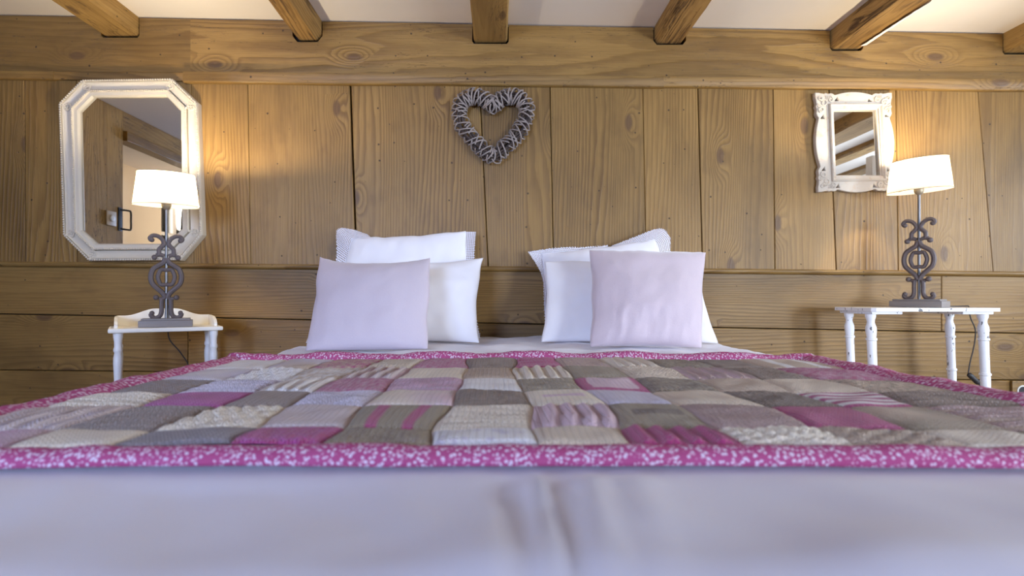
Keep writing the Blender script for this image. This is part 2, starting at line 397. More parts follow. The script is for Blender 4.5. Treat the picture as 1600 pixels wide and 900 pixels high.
# chair rail under the upright boards
tr = MB()
xa, xb = XL + 0.002, XR - 0.002
n = 24
prof = [(-0.001, 0.012), (-0.013, 0.012), (-0.017, 0.008), (-0.017, -0.002), (-0.010, -0.008), (-0.001, -0.010)]
vs = []; fs = []; g = []
for i in range(n + 1):
    x = xa + (xb - xa) * i / n
    for (py, pz) in prof:
        vs.append((x, D + py, CZ + 0.119 + tilt(x) + pz + 0.0015 * nz(x * 2))); g.append((x, pz + py, 91))
m_ = len(prof)
for i in range(n):
    for j in range(m_): fs.append((i * m_ + j, i * m_ + (j + 1) % m_, (i + 1) * m_ + (j + 1) % m_, (i + 1) * m_ + j))
fs += [tuple(range(m_)), tuple(n * m_ + j for j in range(m_))]
tr.add(vs, fs, g)
tag(tr.build('trim_1', M['lower'], auto=60), 'slim wooden rail between upright and level wall boards', 'trim', kind='structure')

# ledge strip under the big wall beam, in three lengths with a slight wave
tr = MB()
def ledge(xa, xb, top, bot, out, gid):
    n = max(6, int((xb - xa) / 0.06)); vs = []; fs = []; g = []
    for i in range(n + 1):
        x = xa + (xb - xa) * i / n
        wv = 0.004 * nz(x * 1.7 + gid) + 0.002 * nz(x * 6 + gid)
        zt, zb = CZ + top + tilt(x) + wv, CZ + bot + tilt(x) + 0.003 * nz(x * 2.2 + gid * 3)
        o = out + 0.003 * nz(x * 1.3 + gid * 2)
        for (y, z) in ((D - 0.001, zt), (D - out * 0.45, zt), (D - o * 0.94, zt - 0.004), (D - o, zb + 0.005), (D - o * 0.75, zb), (D - 0.001, zb)):
            vs.append((x, y, z)); g.append((x, z * 0.8 + y, gid))
    for i in range(n):
        for j in range(6): fs.append((i * 6 + j, i * 6 + (j + 1) % 6, (i + 1) * 6 + (j + 1) % 6, (i + 1) * 6 + j))
    fs += [tuple(range(6)), tuple(n * 6 + j for j in range(6))]
    tr.add(vs, fs, g)
ledge(XL + 0.002, wx(88), 0.934, 0.895, 0.017, 95)
ledge(wx(88), wx(290), 0.934, 0.897, 0.013, 96)
ledge(wx(290), wx(1035), 0.937, 0.888, 0.021, 97)
ledge(wx(1035), XR - 0.002, 0.938, 0.889, 0.020, 98)
tag(tr.build('trim_2', M['plate'], auto=50), 'narrow wormholed wooden strip running under the big wall beam', 'trim', kind='structure')

# big wall beam with notches that carry the ceiling beams
BEAMS = [  # left, right bottom corner at the wall (px), bottom (px), chamfer, material, roughness
    (160, 216, 55.0, 0.010, 'beam', 0.3), (459, 502, 61.5, 0.026, 'rough_beam', 0.8), (740, 793, 64.5, 0.010, 'beam', 0.5),
    (1023, 1070, 66.0, 0.018, 'rough_beam', 0.8), (1299, 1347, 75.5, 0.012, 'rough_beam', 1.2), (1569, 1640, 81.0, 0.010, 'beam', 0.6), (1750, 1800, 70.0, 0.012, 'beam', 0.5), (1905, 1955, 72.0, 0.012, 'beam', 0.5), (2065, 2110, 75.0, 0.012, 'beam', 0.5)]
DP = D + 0.004                                 # front of the wall beam
kp = F / DP
def bx_(px): return (px - CX) / kp
def bz_(py): return CZ - (py - CY) / kp
x_end = XR - 0.003
pts = [(XL + 0.003, ceil_z(XL) - 0.004)]
for (a, b, zb, ch, mt, rg) in BEAMS:
    x0, x1, z = bx_(a) - 0.006, bx_(b) + 0.005, bz_(zb) - 0.011
    pts += [(x0, ceil_z(x0) - 0.004), (x0, z + ch), (x0 + ch * 0.8, z), (x1 - ch * 0.8, z), (x1, z + ch), (x1, ceil_z(x1) - 0.004)]
pts += [(x_end, ceil_z(x_end) - 0.004), (x_end, CZ + 0.9215 + tilt(x_end))]
# build as vertical slabs so that the front stays planar
mb = MB()
xsn = sorted(set([p[0] for p in pts] + [XL + 0.003, x_end]))
def top_at(x, side):
    for (a, b, zb, ch, mt, rg) in BEAMS:
        x0, x1, z = bx_(a) - 0.006, bx_(b) + 0.005, bz_(zb) - 0.011
        if x0 - 1e-6 <= x <= x1 + 1e-6:
            if (abs(x - x0) < 1e-6 and side < 0) or (abs(x - x1) < 1e-6 and side > 0): continue
            if x < x0 + ch * 0.8: return z + ch * (1 - (x - x0) / (ch * 0.8))
            if x > x1 - ch * 0.8: return z + ch * (1 - (x1 - x) / (ch * 0.8))
            return z
    return ceil_z(x) - 0.004 - 0.003 * abs(nz(x * 3))
vs = []; fs = []; g = []
for i in range(len(xsn) - 1):
    sub = max(1, int((xsn[i + 1] - xsn[i]) / 0.05))
    for q in range(sub):
        a = xsn[i] + (xsn[i + 1] - xsn[i]) * q / sub; b = xsn[i] + (xsn[i + 1] - xsn[i]) * (q + 1) / sub
        quad = [(a, top_at(a, 1 if q == 0 else 0)), (b, top_at(b, -1 if q == sub - 1 else 0)), (b, CZ + 0.9215 + tilt(b)), (a, CZ + 0.9215 + tilt(a))]
        o = len(vs)
        for (x, z) in quad: vs.append((x, DP + 0.003 * nz(x * 1.5), z)); g.append((x, z - 0.019 * -x, 101 if (a + b) / 2 < wx(305) else 102))
        for (x, z) in quad: vs.append((x, D + 0.03, z)); g.append((x, z, 101 if (a + b) / 2 < wx(305) else 102))
        fs += [(o, o + 1, o + 2, o + 3), (o, o + 1, o + 5, o + 4), (o + 2, o + 3, o + 7, o + 6), (o + 1, o + 2, o + 6, o + 5), (o + 3, o, o + 4, o + 7)]
mb.add(vs, fs, g)
tag(mb.build('wall_beam', M['plate'], smooth=False), 'thick level timber on top of the board wall, notched around the beam ends', 'beam', kind='thing')

# ceiling beams
lab = ['smooth square beam at the ceiling above the octagonal mirror', 'chamfered cracked beam at the ceiling between octagonal mirror and wicker heart',
       'square beam with one straight crack, at the ceiling above the wicker heart', 'rough wormholed beam at the ceiling right of the wicker heart',
       'deeply furrowed worm-eaten beam at the ceiling above the small carved mirror', 'beam end at the ceiling in the top right corner of the photo',
       'first hidden beam past the photo edge, top beam in the small carved mirror', 'second hidden beam past the photo edge, middle beam in the small carved mirror', 'ceiling beam beside the right wall, lowest in the small carved mirror']
for i, (a, b, zb, ch, mt, rg) in enumerate(BEAMS):
    x0, x1, z = bx_(a), bx_(b), bz_(zb)
    xm, zt = (x0 + x1) / 2, ceil_z((x0 + x1) / 2) + 0.02
    hw = (x1 - x0) / 2
    sec = [(-hw, zt), (-hw, (zt + z + ch) / 2), (-hw, z + ch), (-hw + ch * 0.8, z), (-hw * 0.4, z), (0, z), (hw * 0.4, z), (hw - ch * 0.8, z), (hw, z + ch), (hw, (zt + z + ch) / 2), (hw, zt)]
    ny = 70; vs = []; fs = []; g = []
    for q in range(ny + 1):
        y = YB + 0.004 + (D + 0.02 - YB - 0.004) * q / ny
        s_ = 0
        for j, (sx, sz) in enumerate(sec):
            am = 0.006 * rg if 0 < j < len(sec) - 1 else 0.002
            dx = am * (nz(y * 4, j * 1.7, i * 9) + 0.6 * nz(y * 12, j * 3.1, i * 9))
            dz = am * (nz(y * 4, j * 1.3, i * 9 + 50) + 0.6 * nz(y * 12, j * 2.1, i * 9 + 50))
            if y > 2.28: dx *= 0.3; dz *= 0.3
            vs.append((xm + sx + dx, y, sz + dz)); g.append((y, j * 0.045 + i * 0.3, 110 + i))
    m_ = len(sec)
    for q in range(ny):
        for j in range(m_ - 1): fs.append((q * m_ + j, q * m_ + j + 1, (q + 1) * m_ + j + 1, (q + 1) * m_ + j))
        fs.append((q * m_ + m_ - 1, q * m_, (q + 1) * m_, (q + 1) * m_ + m_ - 1))
    fs += [tuple(range(m_)), tuple(ny * m_ + j for j in range(m_))]
    bo = tag(MB().add(vs, fs, g).build('ceiling_beam', M[mt], auto=32), lab[i], 'beam', 'ceiling beams over the bed', kind='thing')
    if i == 4:
        rows = [(D - 0.032 - 0.35 * t, 0.020 * (1 - t) ** 0.7 + 0.004 * nz(t * 14)) for t in [k_ / 30 for k_ in range(31)]]
        va = []; fa = []
        for y, wd in rows:
            va += [(x1 - ch * 0.8 - wd, y, z - 0.0075), (x1 - ch * 0.4, y, z + ch * 0.35 - 0.0075), (x1 + 0.0065, y, z + ch), (x1 + 0.0065, y, z + ch + wd * 0.8)]
        for q in range(30):
            for j in range(3): fa.append((q * 4 + j, q * 4 + j + 1, q * 4 + j + 5, q * 4 + j + 4))
        part(MB().add(va, fa), 'plaster_smear', M['plaster'], bo, 'white plaster smear along the lower edge')

# ceiling, floor, side walls, rear wall
def slab(name, mat, label, cat, corners_lo, corners_hi):
    vs = corners_lo + corners_hi
    return tag(MB().add(vs, [(0, 1, 2, 3), (4, 5, 6, 7), (0, 1, 5, 4), (1, 2, 6, 5), (2, 3, 7, 6), (3, 0, 4, 7)]).build(name, mat, smooth=False), label, cat, kind='structure')
ca = [(XH - 0.2, YB - 0.2), (XR + 0.2, YB - 0.2), (XR + 0.2, D + 0.2), (XH - 0.2, D + 0.2)]
slab('ceiling', M['plaster'], 'white plastered ceiling between the old beams', 'ceiling', [(x, y, ceil_z(x)) for x, y in ca], [(x, y, ceil_z(x) + 0.12) for x, y in ca])
fl = MB(); q = 0
for i in range(48):
    xa = XH - 0.15 + i * 0.148
    if xa > XR + 0.15: break
    vs = [(xa, YB - 0.15, -0.03), (xa + 0.146, YB - 0.15, -0.03), (xa + 0.146, D + 0.15, -0.03), (xa, D + 0.15, -0.03)]
    vs += [(x, y, 0.0) for x, y, z in vs]
    fl.add(vs, [(0, 1, 2, 3), (4, 5, 6, 7), (0, 1, 5, 4), (1, 2, 6, 5), (2, 3, 7, 6), (3, 0, 4, 7)], [(y + i * 1.3, x - xa, 140 + i) for x, y, z in vs])
tag(fl.build('floor', M['floor'], smooth=False), 'brown wooden floorboards under the bed', 'floor', kind='structure')

def wall_with_hole(name, mat, label, axis, pos, thick, a0, a1, holes, top):
    """wall slab along an axis ('x' wall at constant x, spanning y a0..a1) with rectangular holes (b0, b1, z0, z1)"""
    mb = MB()
    cuts = sorted(set([a0, a1] + [h for hh in holes for h in hh[:2]]))
    for i in range(len(cuts) - 1):
        u0, u1 = cuts[i], cuts[i + 1]
        hh = [h for h in holes if h[0] <= u0 + 1e-6 and h[1] >= u1 - 1e-6]
        spans = [(0.0, top)] if not hh else [(0.0, hh[0][2]), (hh[0][3], top)]
        for (z0, z1) in spans:
            if z1 - z0 < 1e-4: continue
            if axis == 'x': mb.box(min(pos, pos + thick), max(pos, pos + thick), u0, u1, z0, z1)
            else: mb.box(u0, u1, min(pos, pos + thick), max(pos, pos + thick), z0, z1)
    return tag(mb.build(name, mat, smooth=False), label, 'wall', kind='structure')
def window(name, axis, pos, b0, b1, z0, z1, label):
    """frame with one mullion and a cross bar, set in the wall opening; pane behind"""
    fr = MB()
    def bar(u0, u1, za, zb, dep=0.05):
        if axis == 'x': fr.box(pos - dep / 2, pos + dep / 2, u0, u1, za, zb, 0.004)
        else: fr.box(u0, u1, pos - dep / 2, pos + dep / 2, za, zb, 0.004)
    t = 0.05
    bar(b0, b0 + t, z0, z1); bar(b1 - t, b1, z0, z1); bar(b0, b1, z0, z0 + t); bar(b0, b1, z1 - t, z1)
    mid = (b0 + b1) / 2; bar(mid - 0.03, mid + 0.03, z0, z1); bar(b0, b1, (z0 + z1) / 2 - 0.015, (z0 + z1) / 2 + 0.015, 0.03)
    o = tag(fr.build(name, M['white_paint'], smooth=False), label, 'window', kind='structure')
    pn = MB()
    if axis == 'x': pn.box(pos - 0.003, pos + 0.003, b0 + 0.02, b1 - 0.02, z0 + 0.02, z1 - 0.02)
    else: pn.box(b0 + 0.02, b1 - 0.02, pos - 0.003, pos + 0.003, z0 + 0.02, z1 - 0.02)
    pn.build('pane', M['pane'], o, smooth=False)
    return o
WT = 2.05
wall_with_hole('wall_right', M['plaster'], 'white plastered wall with a window, right of the bed', 'x', XR, 0.2, YB, D + 0.2, [(0.40, 1.40, 0.76, 1.60)], WT)
window('window_1', 'x', XR + 0.10, 0.40, 1.40, 0.76, 1.60, 'white framed window in the right wall')
wall_with_hole('wall_rear', M['plaster'], 'white plastered wall with a window, facing the foot of the bed', 'y', YB, -0.2, XH - 0.2, XR + 0.2, [(-2.05, -0.85, 0.80, 1.78), (2.35, 3.55, 0.34, 1.20)], WT)
window('window_2', 'y', YB - 0.10, -2.05, -0.85, 0.80, 1.78, 'white framed window left in the wall facing the bed')
window('window_4', 'y', YB - 0.10, 2.35, 3.55, 0.34, 1.20, 'low white framed window right in the wall facing the bed')
wall_with_hole('wall_passage', M['cream_plaster'], 'cream plastered passage wall seen through the doorway in the mirror', 'x', XH, -0.2, YB, D + 0.2, [(-1.75, -1.00, 1.05, 1.82)], WT)
window('window_3', 'x', XH - 0.10, -1.75, -1.00, 1.05, 1.82, 'narrow window in the cream passage wall')
# left wall: wide planks up to the doorway, timber lintel over it
lw_ = MB()
ys = [1.12, 1.27, 1.62, 1.98, 2.40]
for i in range(4):
    vs = [(XL - 0.05, ys[i] + 0.001, 0), (XL, ys[i] + 0.001, 0), (XL, ys[i + 1] - 0.001, 0), (XL - 0.05, ys[i + 1] - 0.001, 0)]
    vs += [(x, y, ceil_z(XL) - 0.002) for x, y, z in vs]
    lw_.add(vs, [(0, 1, 2, 3), (4, 5, 6, 7), (0, 1, 5, 4), (1, 2, 6, 5), (2, 3, 7, 6), (3, 0, 4, 7)], [(z + i, y - ys[i] + x, 200 + i) for x, y, z in vs])
for (z0, z1, i) in ((CZ + 1.075, ceil_z(XL) - 0.002, 7),):
    vs = [(XL - 0.05, -0.30, z0), (XL, -0.30, z0), (XL, 1.119, z0), (XL - 0.05, 1.119, z0)]
    vs += [(x, y, z1) for x, y, z in vs]
    lw_.add(vs, [(0, 1, 2, 3), (4, 5, 6, 7), (0, 1, 5, 4), (1, 2, 6, 5), (2, 3, 7, 6), (3, 0, 4, 7)], [(y, z + x, 200 + i) for x, y, z in vs])
tag(lw_.build('wall_left', M['beam'], smooth=False), 'plank wall with a doorway, left of the bed', 'wall', kind='structure')
MB().box(XL - 0.05, XL, YB, -0.30, 0, ceil_z(XL) - 0.002).build('wall_left_plaster', M['plaster'], bpy.data.objects['wall_left'], smooth=False)
lt = MB().box(XL - 0.07, XL + 0.025, -0.30, 1.115, CZ + 1.01, CZ + 1.073, 0.004, g=lambda v: (v.y, v.z + v.x, 230))
tag(lt.build('trim_3', M['plate'], smooth=False), 'pine lintel over the doorway in the left wall', 'trim', kind='structure')

q = MB().box(2.60, 2.665, 0.78, 0.845, 0, ceil_z(2.63) - 0.125, 0.004)
tag(q.build('trim_4', M['white_paint'], smooth=False), 'white painted post right of the bed, seen in the small carved mirror', 'post', kind='structure')
# switch and door pull on the left plank wall (both seen in the octagonal mirror)
def refl(px, py):
    s = (px - CX) / F; d = XL / s; return (2 * D - d, CZ - (py - CY) / F * d)
y_, z_ = refl(175, 342)
t = thing('light_switch', 'square switch with round white button, on the plank wall in the mirror', 'switch', (XL, y_, z_))
part(MB().box(0, 0.012, -0.045, 0.045, -0.045, 0.045, 0.003), 'plate', plain('switch_plate', lin(190, 170, 140), 0.5), t)
bl = MB().lathe([(0.022, 0), (0.022, 0.006), (0.018, 0.010), (0.004, 0.011)], n=20)
bl.v = [(0.012 + z, x, y) for x, y, z in bl.v]
part(bl, 'button', M['plastic'], t)
y_, z_ = 1.12, CZ + 0.50
t = thing('door_pull', 'black iron pull handle on the doorway edge, seen in the mirror', 'handle', (XL, y_, z_))
part(MB().tube(smoothpath([(0.0, 0.03, -0.06), (0.02, -0.02, -0.062), (0.022, -0.045, -0.055), (0.022, -0.047, 0), (0.022, -0.045, 0.055), (0.02, -0.02, 0.062), (0.0, 0.03, 0.06)], 4), 0.006, 8), 'grip', M['black_metal'], t)
part(MB().box(0.0, 0.005, 0.012, 0.05, -0.075, 0.075, 0.001), 'backplate', M['black_metal'], t)
# socket low on the wall at the right
c = P(1594, 610, D)
t = thing('wall_socket', 'round socket in a wooden plate, low on the wall at the right edge', 'socket', (c.x, D, c.z))
part(MB().box(-0.042, 0.042, -0.011, 0.0, -0.042, 0.042, 0.003, g=lambda v: (v.x, v.z, 301)), 'plate', M['lower'], t, 'wooden cover plate')
def lathe_y(prof, n=24):
    m = MB().lathe(prof, n=n); m.v = [(x, -z, y) for x, y, z in m.v]; return m
part(lathe_y([(0.024, 0.011), (0.024, 0.014), (0.020, 0.016), (0.019, 0.013)]), 'insert', M['plastic'], t, 'round white insert')
part(lathe_y([(0.0175, 0.0125), (0.0175, 0.0145), (0.002, 0.0142)]), 'outlet_face', M['cord'], t, 'black round outlet')

# ------------------------------------------------------------------ bed
BX, HW, FOOT, HEAD, ZS = 0.075, 0.805, 0.305, 2.37, CZ - 0.168
bed = thing('bed', 'wide double bed made of two mattresses under a white cover, against the board wall', 'bed', (BX, 1.35, 0))
for s in (-1, 1):
    a, b = (-HW + 0.03, -0.004) if s < 0 else (0.004, HW - 0.03)
    part(MB().box(a, b, FOOT - 1.35 + 0.035, HEAD - 1.35 - 0.01, 0.36, ZS - 0.03, 0.045), 'mattress', cloth('mattress_ticking', lin(225, 222, 218)), bed)
part(MB().box(-HW + 0.03, HW - 0.03, FOOT - 1.35 + 0.04, HEAD - 1.35 - 0.01, 0.16, 0.355, 0.012), 'bed_base', cloth('base_fabric', lin(200, 196, 192)), bed)
for sx in (-1, 1):
    for sy in (FOOT - 1.35 + 0.12, HEAD - 1.35 - 0.12):
        part(MB().lathe([(0.022, 0), (0.028, 0.16)], (sx * (HW - 0.12), sy, 0)), 'leg', M['floor'], bed)

def bed_top(x, y):
    u = x - BX; s = abs(u) - (HW - 0.07)
    z = ZS - 0.006 * (u / HW) ** 2
    if s > 0: z -= 0.07 - math.sqrt(max(0.0049 - min(s, 0.0699) ** 2, 0))
    z += 0.003 * max(0, min(1, (y - 1.6) / 0.6))
    return z
def roll(t, r):
    """arc length t past the start of an edge of radius r -> (horizontal run, drop)"""
    if t <= 0: return t, 0.0
    if t < r * math.pi / 2: return r * math.sin(t / r), r * (1 - math.cos(t / r))
    return r, r + (t - r * math.pi / 2)
def wrinkle(x, y):
    f = max(0, min(1, (0.95 - y) / 0.3))
    h = 0.013 * nz(x * 2.2, y * 2.6, 3.3) * max(0.15, min(1, (1.7 - y) / 0.4)) + 0.008 * nz(x * 6 + 1.5 * nz(y * 3, x), y * 5, 8) + 0.003 * nz(x * 16 + 2 * nz(y * 4, x * 3), y * 7, 18)
    for (x0, wd, am, sl) in ((0.018, 0.010, -0.006, 0.02), (0.040, 0.009, 0.006, -0.02), (0.062, 0.010, -0.005, -0.06), (0.092, 0.010, 0.005, -0.10), (0.14, 0.014, 0.003, -0.16), (-0.02, 0.02, 0.003, 0.10)):
        q = (x - x0 - sl * (0.57 - y)) / wd
        h += am * math.exp(-q * q) * f * (0.8 + 0.5 * nz(y * 9, x0 * 50))
    uq = max(0, min(1, (y - 0.525) / 0.025)) * max(0, min(1, (1.50 - y) / 0.05)); h = h * (1 - 0.85 * uq) - 0.004 * uq
    if y > 1.55:
        h += 0.004 * nz(x * 6, y * 14, 4) + 0.003 * nz(x * 15, y * 20, 6)
    return h
sh = MB(); NXs, NYs = 190, 230
rx, ry = 0.07, 0.075
wa = HW - rx + rx * math.pi / 2 + 0.30
yb0 = FOOT; ly = HEAD - (FOOT + ry) ; lt_ = ry * math.pi / 2 + 0.32
vs = []; fs = []
for j in range(NYs + 1):
    tb = -lt_ + (ly + lt_) * (j / NYs) ** 1.0        # negative: foot drop, positive: top
    for i in range(NXs + 1):
        ta = -wa + 2 * wa * i / NXs
        run, dx = roll(abs(ta) - (HW - rx), rx); x = BX + math.copysign(HW - rx + run, ta) if abs(ta) > HW - rx else BX + ta
        if tb >= 0: y, dy = FOOT + ry + tb, 0.0
        else:
            r_, dy = roll(-tb, ry); y = FOOT + ry - r_
        z = ZS - 0.006 * min(1, ((x - BX) / HW)) ** 2 + 0.003 * max(0, min(1, (y - 1.6) / 0.6)) - math.hypot(dx, dy)
        wr = wrinkle(x, y); fall = max(dx, dy)
        fade = max(0.0, 1 - fall / 0.05)
        z += wr * fade
        bul = 0.018 * nz(x * 4, z * 2, 5) + 0.010 * nz(x * 11, z * 1.5, 7)
        if dx > 0: x += math.copysign(min(dx, 0.1) / 0.1 * (0.010 * nz(y * 7, z * 1.5, 2) + 0.004), ta)
        if dy > 0: y -= min(dy, 0.1) / 0.1 * (bul + 0.006)
        vs.append((x, y, max(z, 0.19)))
for j in range(NYs):
    for i in range(NXs):
        a = j * (NXs + 1) + i; fs.append((a, a + 1, a + NXs + 2, a + NXs + 1))
sheet = sh.add(vs, fs).build('bed_sheet', M['sheet'], auto=180)
tag(sheet, 'plain white cotton cover spread over the bed and hanging down its foot', 'bed cover')

# ------------------------------------------------------------------ quilt
quilt = thing('patchwork_quilt', 'knitted patchwork quilt of pink, cream and brown squares laid across the bed', 'quilt', (BX, 1.0, ZS))
QO = Vector((BX, 1.0, ZS))
cw = {'cream': (246, 231, 208), 'white': (248, 243, 241), 'lav': (222, 212, 228), 'pinkbeige': (224, 206, 204), 'tan': (210, 186, 160), 'grey': (156, 146, 150), 'brown': (148, 124, 104),
      'olive': (162, 144, 116), 'rasp': (186, 72, 124), 'mag': (188, 88, 160), 'rose': (204, 156, 174), 'mauve': (194, 162, 154), 'greybrown': (162, 144, 134), 'beige': (232, 212, 186), 'dark': (124, 104, 84), 'pink': (232, 200, 210)}
LC = {k_: lin(*v_) for k_, v_ in cw.items()}
# rows from the foot end; twelve columns from the left: (colour, pattern, second colour)
ROWS = [
 [('pinkbeige', 'plain', 'mag'), ('cream', 'plain', 0), ('grey', 'plain', 0), ('rasp', 'melange', 'mag'), ('olive', 'seed', 'brown'), ('white', 'flecks', 'lav'), ('beige', 'diag', 0), ('rasp', 'rib', 0), ('cream', 'cable', 0), ('tan', 'basket', 0), ('cream', 'plain', 0), ('olive', 'plain', 0)],
 [('pinkbeige', 'rib', 'lav'), ('greybrown', 'garter', 0), ('cream', 'cable', 0), ('pinkbeige', 'plain', 0), ('olive', 'stripey', 'rasp'), ('cream', 'garter', 0), ('pink', 'rib', 0), ('olive', 'bar', 'dark'), ('mauve', 'fine', 0), ('rasp', 'plain', 0), ('olive', 'plain', 'tan'), ('mauve', 'ribx', 'tan')],
 [('cream', 'ribx', 0), ('mag', 'plain', 0), ('greybrown', 'plain', 0), ('lav', 'garter', 0), ('cream', 'plain', 'pink'), ('brown', 'seed', 'dark'), ('cream', 'bar', 'pink'), ('lav', 'plain', 0), ('beige', 'plain', 0), ('dark', 'seed', 'brown'), ('white', 'stripex', 'rasp'), ('brown', 'ribx', 'dark')],
 [('grey', 'melange', 'brown'), ('lav', 'ribx', 0), ('white', 'rib', 0), ('rose', 'melange', 'rasp'), ('rose', 'garter', 'lav'), ('white', 'plain', 0), ('olive', 'garter', 0), ('pink', 'ends', 'rasp'), ('dark', 'melange', 'olive'), ('tan', 'plain', 0), ('beige', 'plain', 0), ('tan', 'seed', 'olive')],
 [('lav', 'plain', 'white'), ('white', 'cable', 0), ('tan', 'melange', 'white'), ('pinkbeige', 'rib', 'rose'), ('cream', 'plain', 0), ('tan', 'fine', 0), ('cream', 'rib', 0), ('olive', 'plain', 0), ('beige', 'garter', 'tan'), ('mauve', 'rib', 'pink'), ('brown', 'seed', 'dark'), ('rasp', 'melange', 'rose')],
 [('white', 'plain', 0), ('lav', 'plain', 'tan'), ('tan', 'melange', 'rasp'), ('cream', 'fine', 0), ('rasp', 'melange', 'rose'), ('brown', 'plain', 0), ('rasp', 'garter', 'pink'), ('mauve', 'seed', 'tan'), ('cream', 'rib', 0), ('olive', 'seed', 'dark'), ('brown', 'plain', 'dark'), ('tan', 'stripey', 'white')]]
RB = [0.594, 0.662, 0.802, 0.928, 1.062, 1.235, 1.420]
CB = [-0.640, -0.512, -0.400, -0.289, -0.179, -0.068, 0.042, 0.153, 0.263, 0.374, 0.484, 0.605, 0.765]
random.seed(11)
JT = [[(random.uniform(-.011, .011) if 0 < j < 12 else 0, random.uniform(-.007, .007) if 0 < i < 6 else 0) for j in range(13)] for i in range(7)]
def quilt_z(x, y): return bed_top(x, y) + 0.010 + 0.004 * nz(x * 3, y * 3, 20) + 0.003 * nz(x * 8, y * 6, 21)
NG = 30
names = {'pinkbeige': 'pinkish beige', 'lav': 'pale lavender', 'rasp': 'raspberry', 'mag': 'magenta', 'dark': 'dark brown', 'greybrown': 'grey-brown', 'tan': 'tan', 'beige': 'beige'}
for r in range(6):
    for c_ in range(12):
        c1, pat, c2 = ROWS[r][c_]; A = LC[c1]; B = LC[c2] if c2 else tuple(v * 0.8 for v in A[:3]) + (1,)
        cor = [(CB[c_ + dx] + JT[r + dy][c_ + dx][0], RB[r + dy] + JT[r + dy][c_ + dx][1]) for dx, dy in ((0, 0), (1, 0), (1, 1), (0, 1))]
        vs = []; fs = []; gs = []; cs = []; seed = r * 31 + c_ * 7.7
        for j in range(NG + 1):
            for i in range(NG + 1):
                u, v = i / NG, j / NG
                # seam wobble keeps edges organic; zero at the corners
                x = (cor[0][0] * (1 - u) + cor[1][0] * u) * (1 - v) + (cor[3][0] * (1 - u) + cor[2][0] * u) * v
                y = (cor[0][1] * (1 - v) + cor[3][1] * v) * (1 - u) + (cor[1][1] * (1 - v) + cor[2][1] * v) * u
                fx = min(1, (x - CB[0]) / 0.05, (CB[-1] - x) / 0.05); fy = min(1, (y - RB[0]) / 0.05, (RB[-1] - y) / 0.05)
                x, y = x + 0.008 * fx * nz(x * 9, y * 9, 70), y + 0.009 * fy * nz(x * 9, y * 9, 80)
                a, b = 2 * u - 1, 2 * v - 1
                env = ((1 - a ** 6) * (1 - b ** 6)) ** 0.6
                h = 0.0050 + 0.0050 * env + 0.0030 * env * nz(x * 22, y * 22, seed)
                m = 0.0
                if pat == 'rib': w_ = math.sin(u * 2 * math.pi * 4.5 + seed); h += 0.0035 * env * w_; m = (0.7 if w_ < -0.5 else 0) * (1 if c2 else 0.6)
                elif pat == 'ribx': w_ = math.sin(v * 2 * math.pi * 4.5 + seed); h += 0.003 * env * w_; m = (0.8 if w_ < -0.4 else 0)
                elif pat == 'fine': h += 0.0012 * env * math.sin((u * 1.0 + v * 0.35) * 2 * math.pi * 13); m = 0.4 if math.sin((u + v * 0.35) * 2 * math.pi * 13) < -0.3 else 0
                elif pat == 'garter': h += 0.0016 * env * math.sin(v * 2 * math.pi * 9); m = 0.3 if math.sin(v * 2 * math.pi * 9) < -0.3 else 0
                elif pat == 'cable': w_ = math.sin(u * 2 * math.pi * 3.5) * math.sin(v * 2 * math.pi * 3.5 + (u * 7 // 1) * 1.5); h += 0.004 * env * w_; m = 0.3 if w_ < -0.5 else 0
                elif pat == 'basket': w_ = 1 if (int(u * 7) + int(v * 6)) % 2 else -1; h += 0.0015 * env * w_; m = 0.25 if w_ < 0 else 0
                elif pat == 'seed': w_ = nz(x * 260, y * 130, seed); h += 0.002 * env * w_; m = 0.9 if w_ > 0.18 else 0
                elif pat == 'melange': w_ = nz(x * 130, y * 170, seed); h += 0.001 * env * w_; m = max(0, min(1, 0.45 + 1.8 * w_))
                elif pat == 'flecks': m = 0.8 if (nz(x * 90, y * 90, seed) > 0.28) else 0
                elif pat == 'stripey': t_ = u * 5; m = 1.0 if 1 < t_ < 1.8 or 3.2 < t_ < 4.0 else 0
                elif pat == 'stripex': m = 1.0 if (v * 5) % 1 < 0.45 else 0
                elif pat == 'bar': m = 1.0 if 0.42 < v < 0.62 and 0.2 < u < 0.85 else 0
                elif pat == 'ends': m = 1.0 if u < 0.17 or u > 0.85 or v < 0.12 else 0
                elif pat == 'diag': m = 0.35 if ((u + v) * 8) % 1 < 0.4 else 0
                elif c2: m = max(0, min(1, 0.3 + 1.2 * nz(x * 10, y * 10, seed)))
                if env < 0.02: h -= 0.001
                var = 1 + 0.06 * nz(x * 30, y * 30, seed + 3)
                cs.append(tuple((A[q] * (1 - m) + B[q] * m) * var for q in range(3)) + (1.0,))
                vs.append((x - QO.x, y - QO.y, quilt_z(x, y) + h - QO.z)); gs.append((x + r * 0.013, y + c_ * 0.017, 0))
        for j in range(NG):
            for i in range(NG):
                a = j * (NG + 1) + i; fs.append((a, a + 1, a + NG + 2, a + NG + 1))
        o = MB().add(vs, fs, gs, cs).build('patch', M['knit'], quilt, auto=180)
        o['label'] = '%s knitted patch' % names.get(c1, c1)
# lining under the patches
vs = []; fs = []; nl = 24
for j in range(nl + 1):
    for i in range(nl + 1):
        x = CB[0] - 0.02 + (CB[-1] - CB[0] + 0.04) * i / nl; y = RB[0] - 0.02 + (RB[-1] - RB[0] + 0.04) * j / nl
        vs.append((x - QO.x, y - QO.y, bed_top(x, y) + 0.006 - QO.z))
for j in range(nl):
    for i in range(nl):
        a = j * (nl + 1) + i; fs.append((a, a + 1, a + nl + 2, a + nl + 1))
MB().add(vs, fs).build('lining', M['sheet'], quilt)
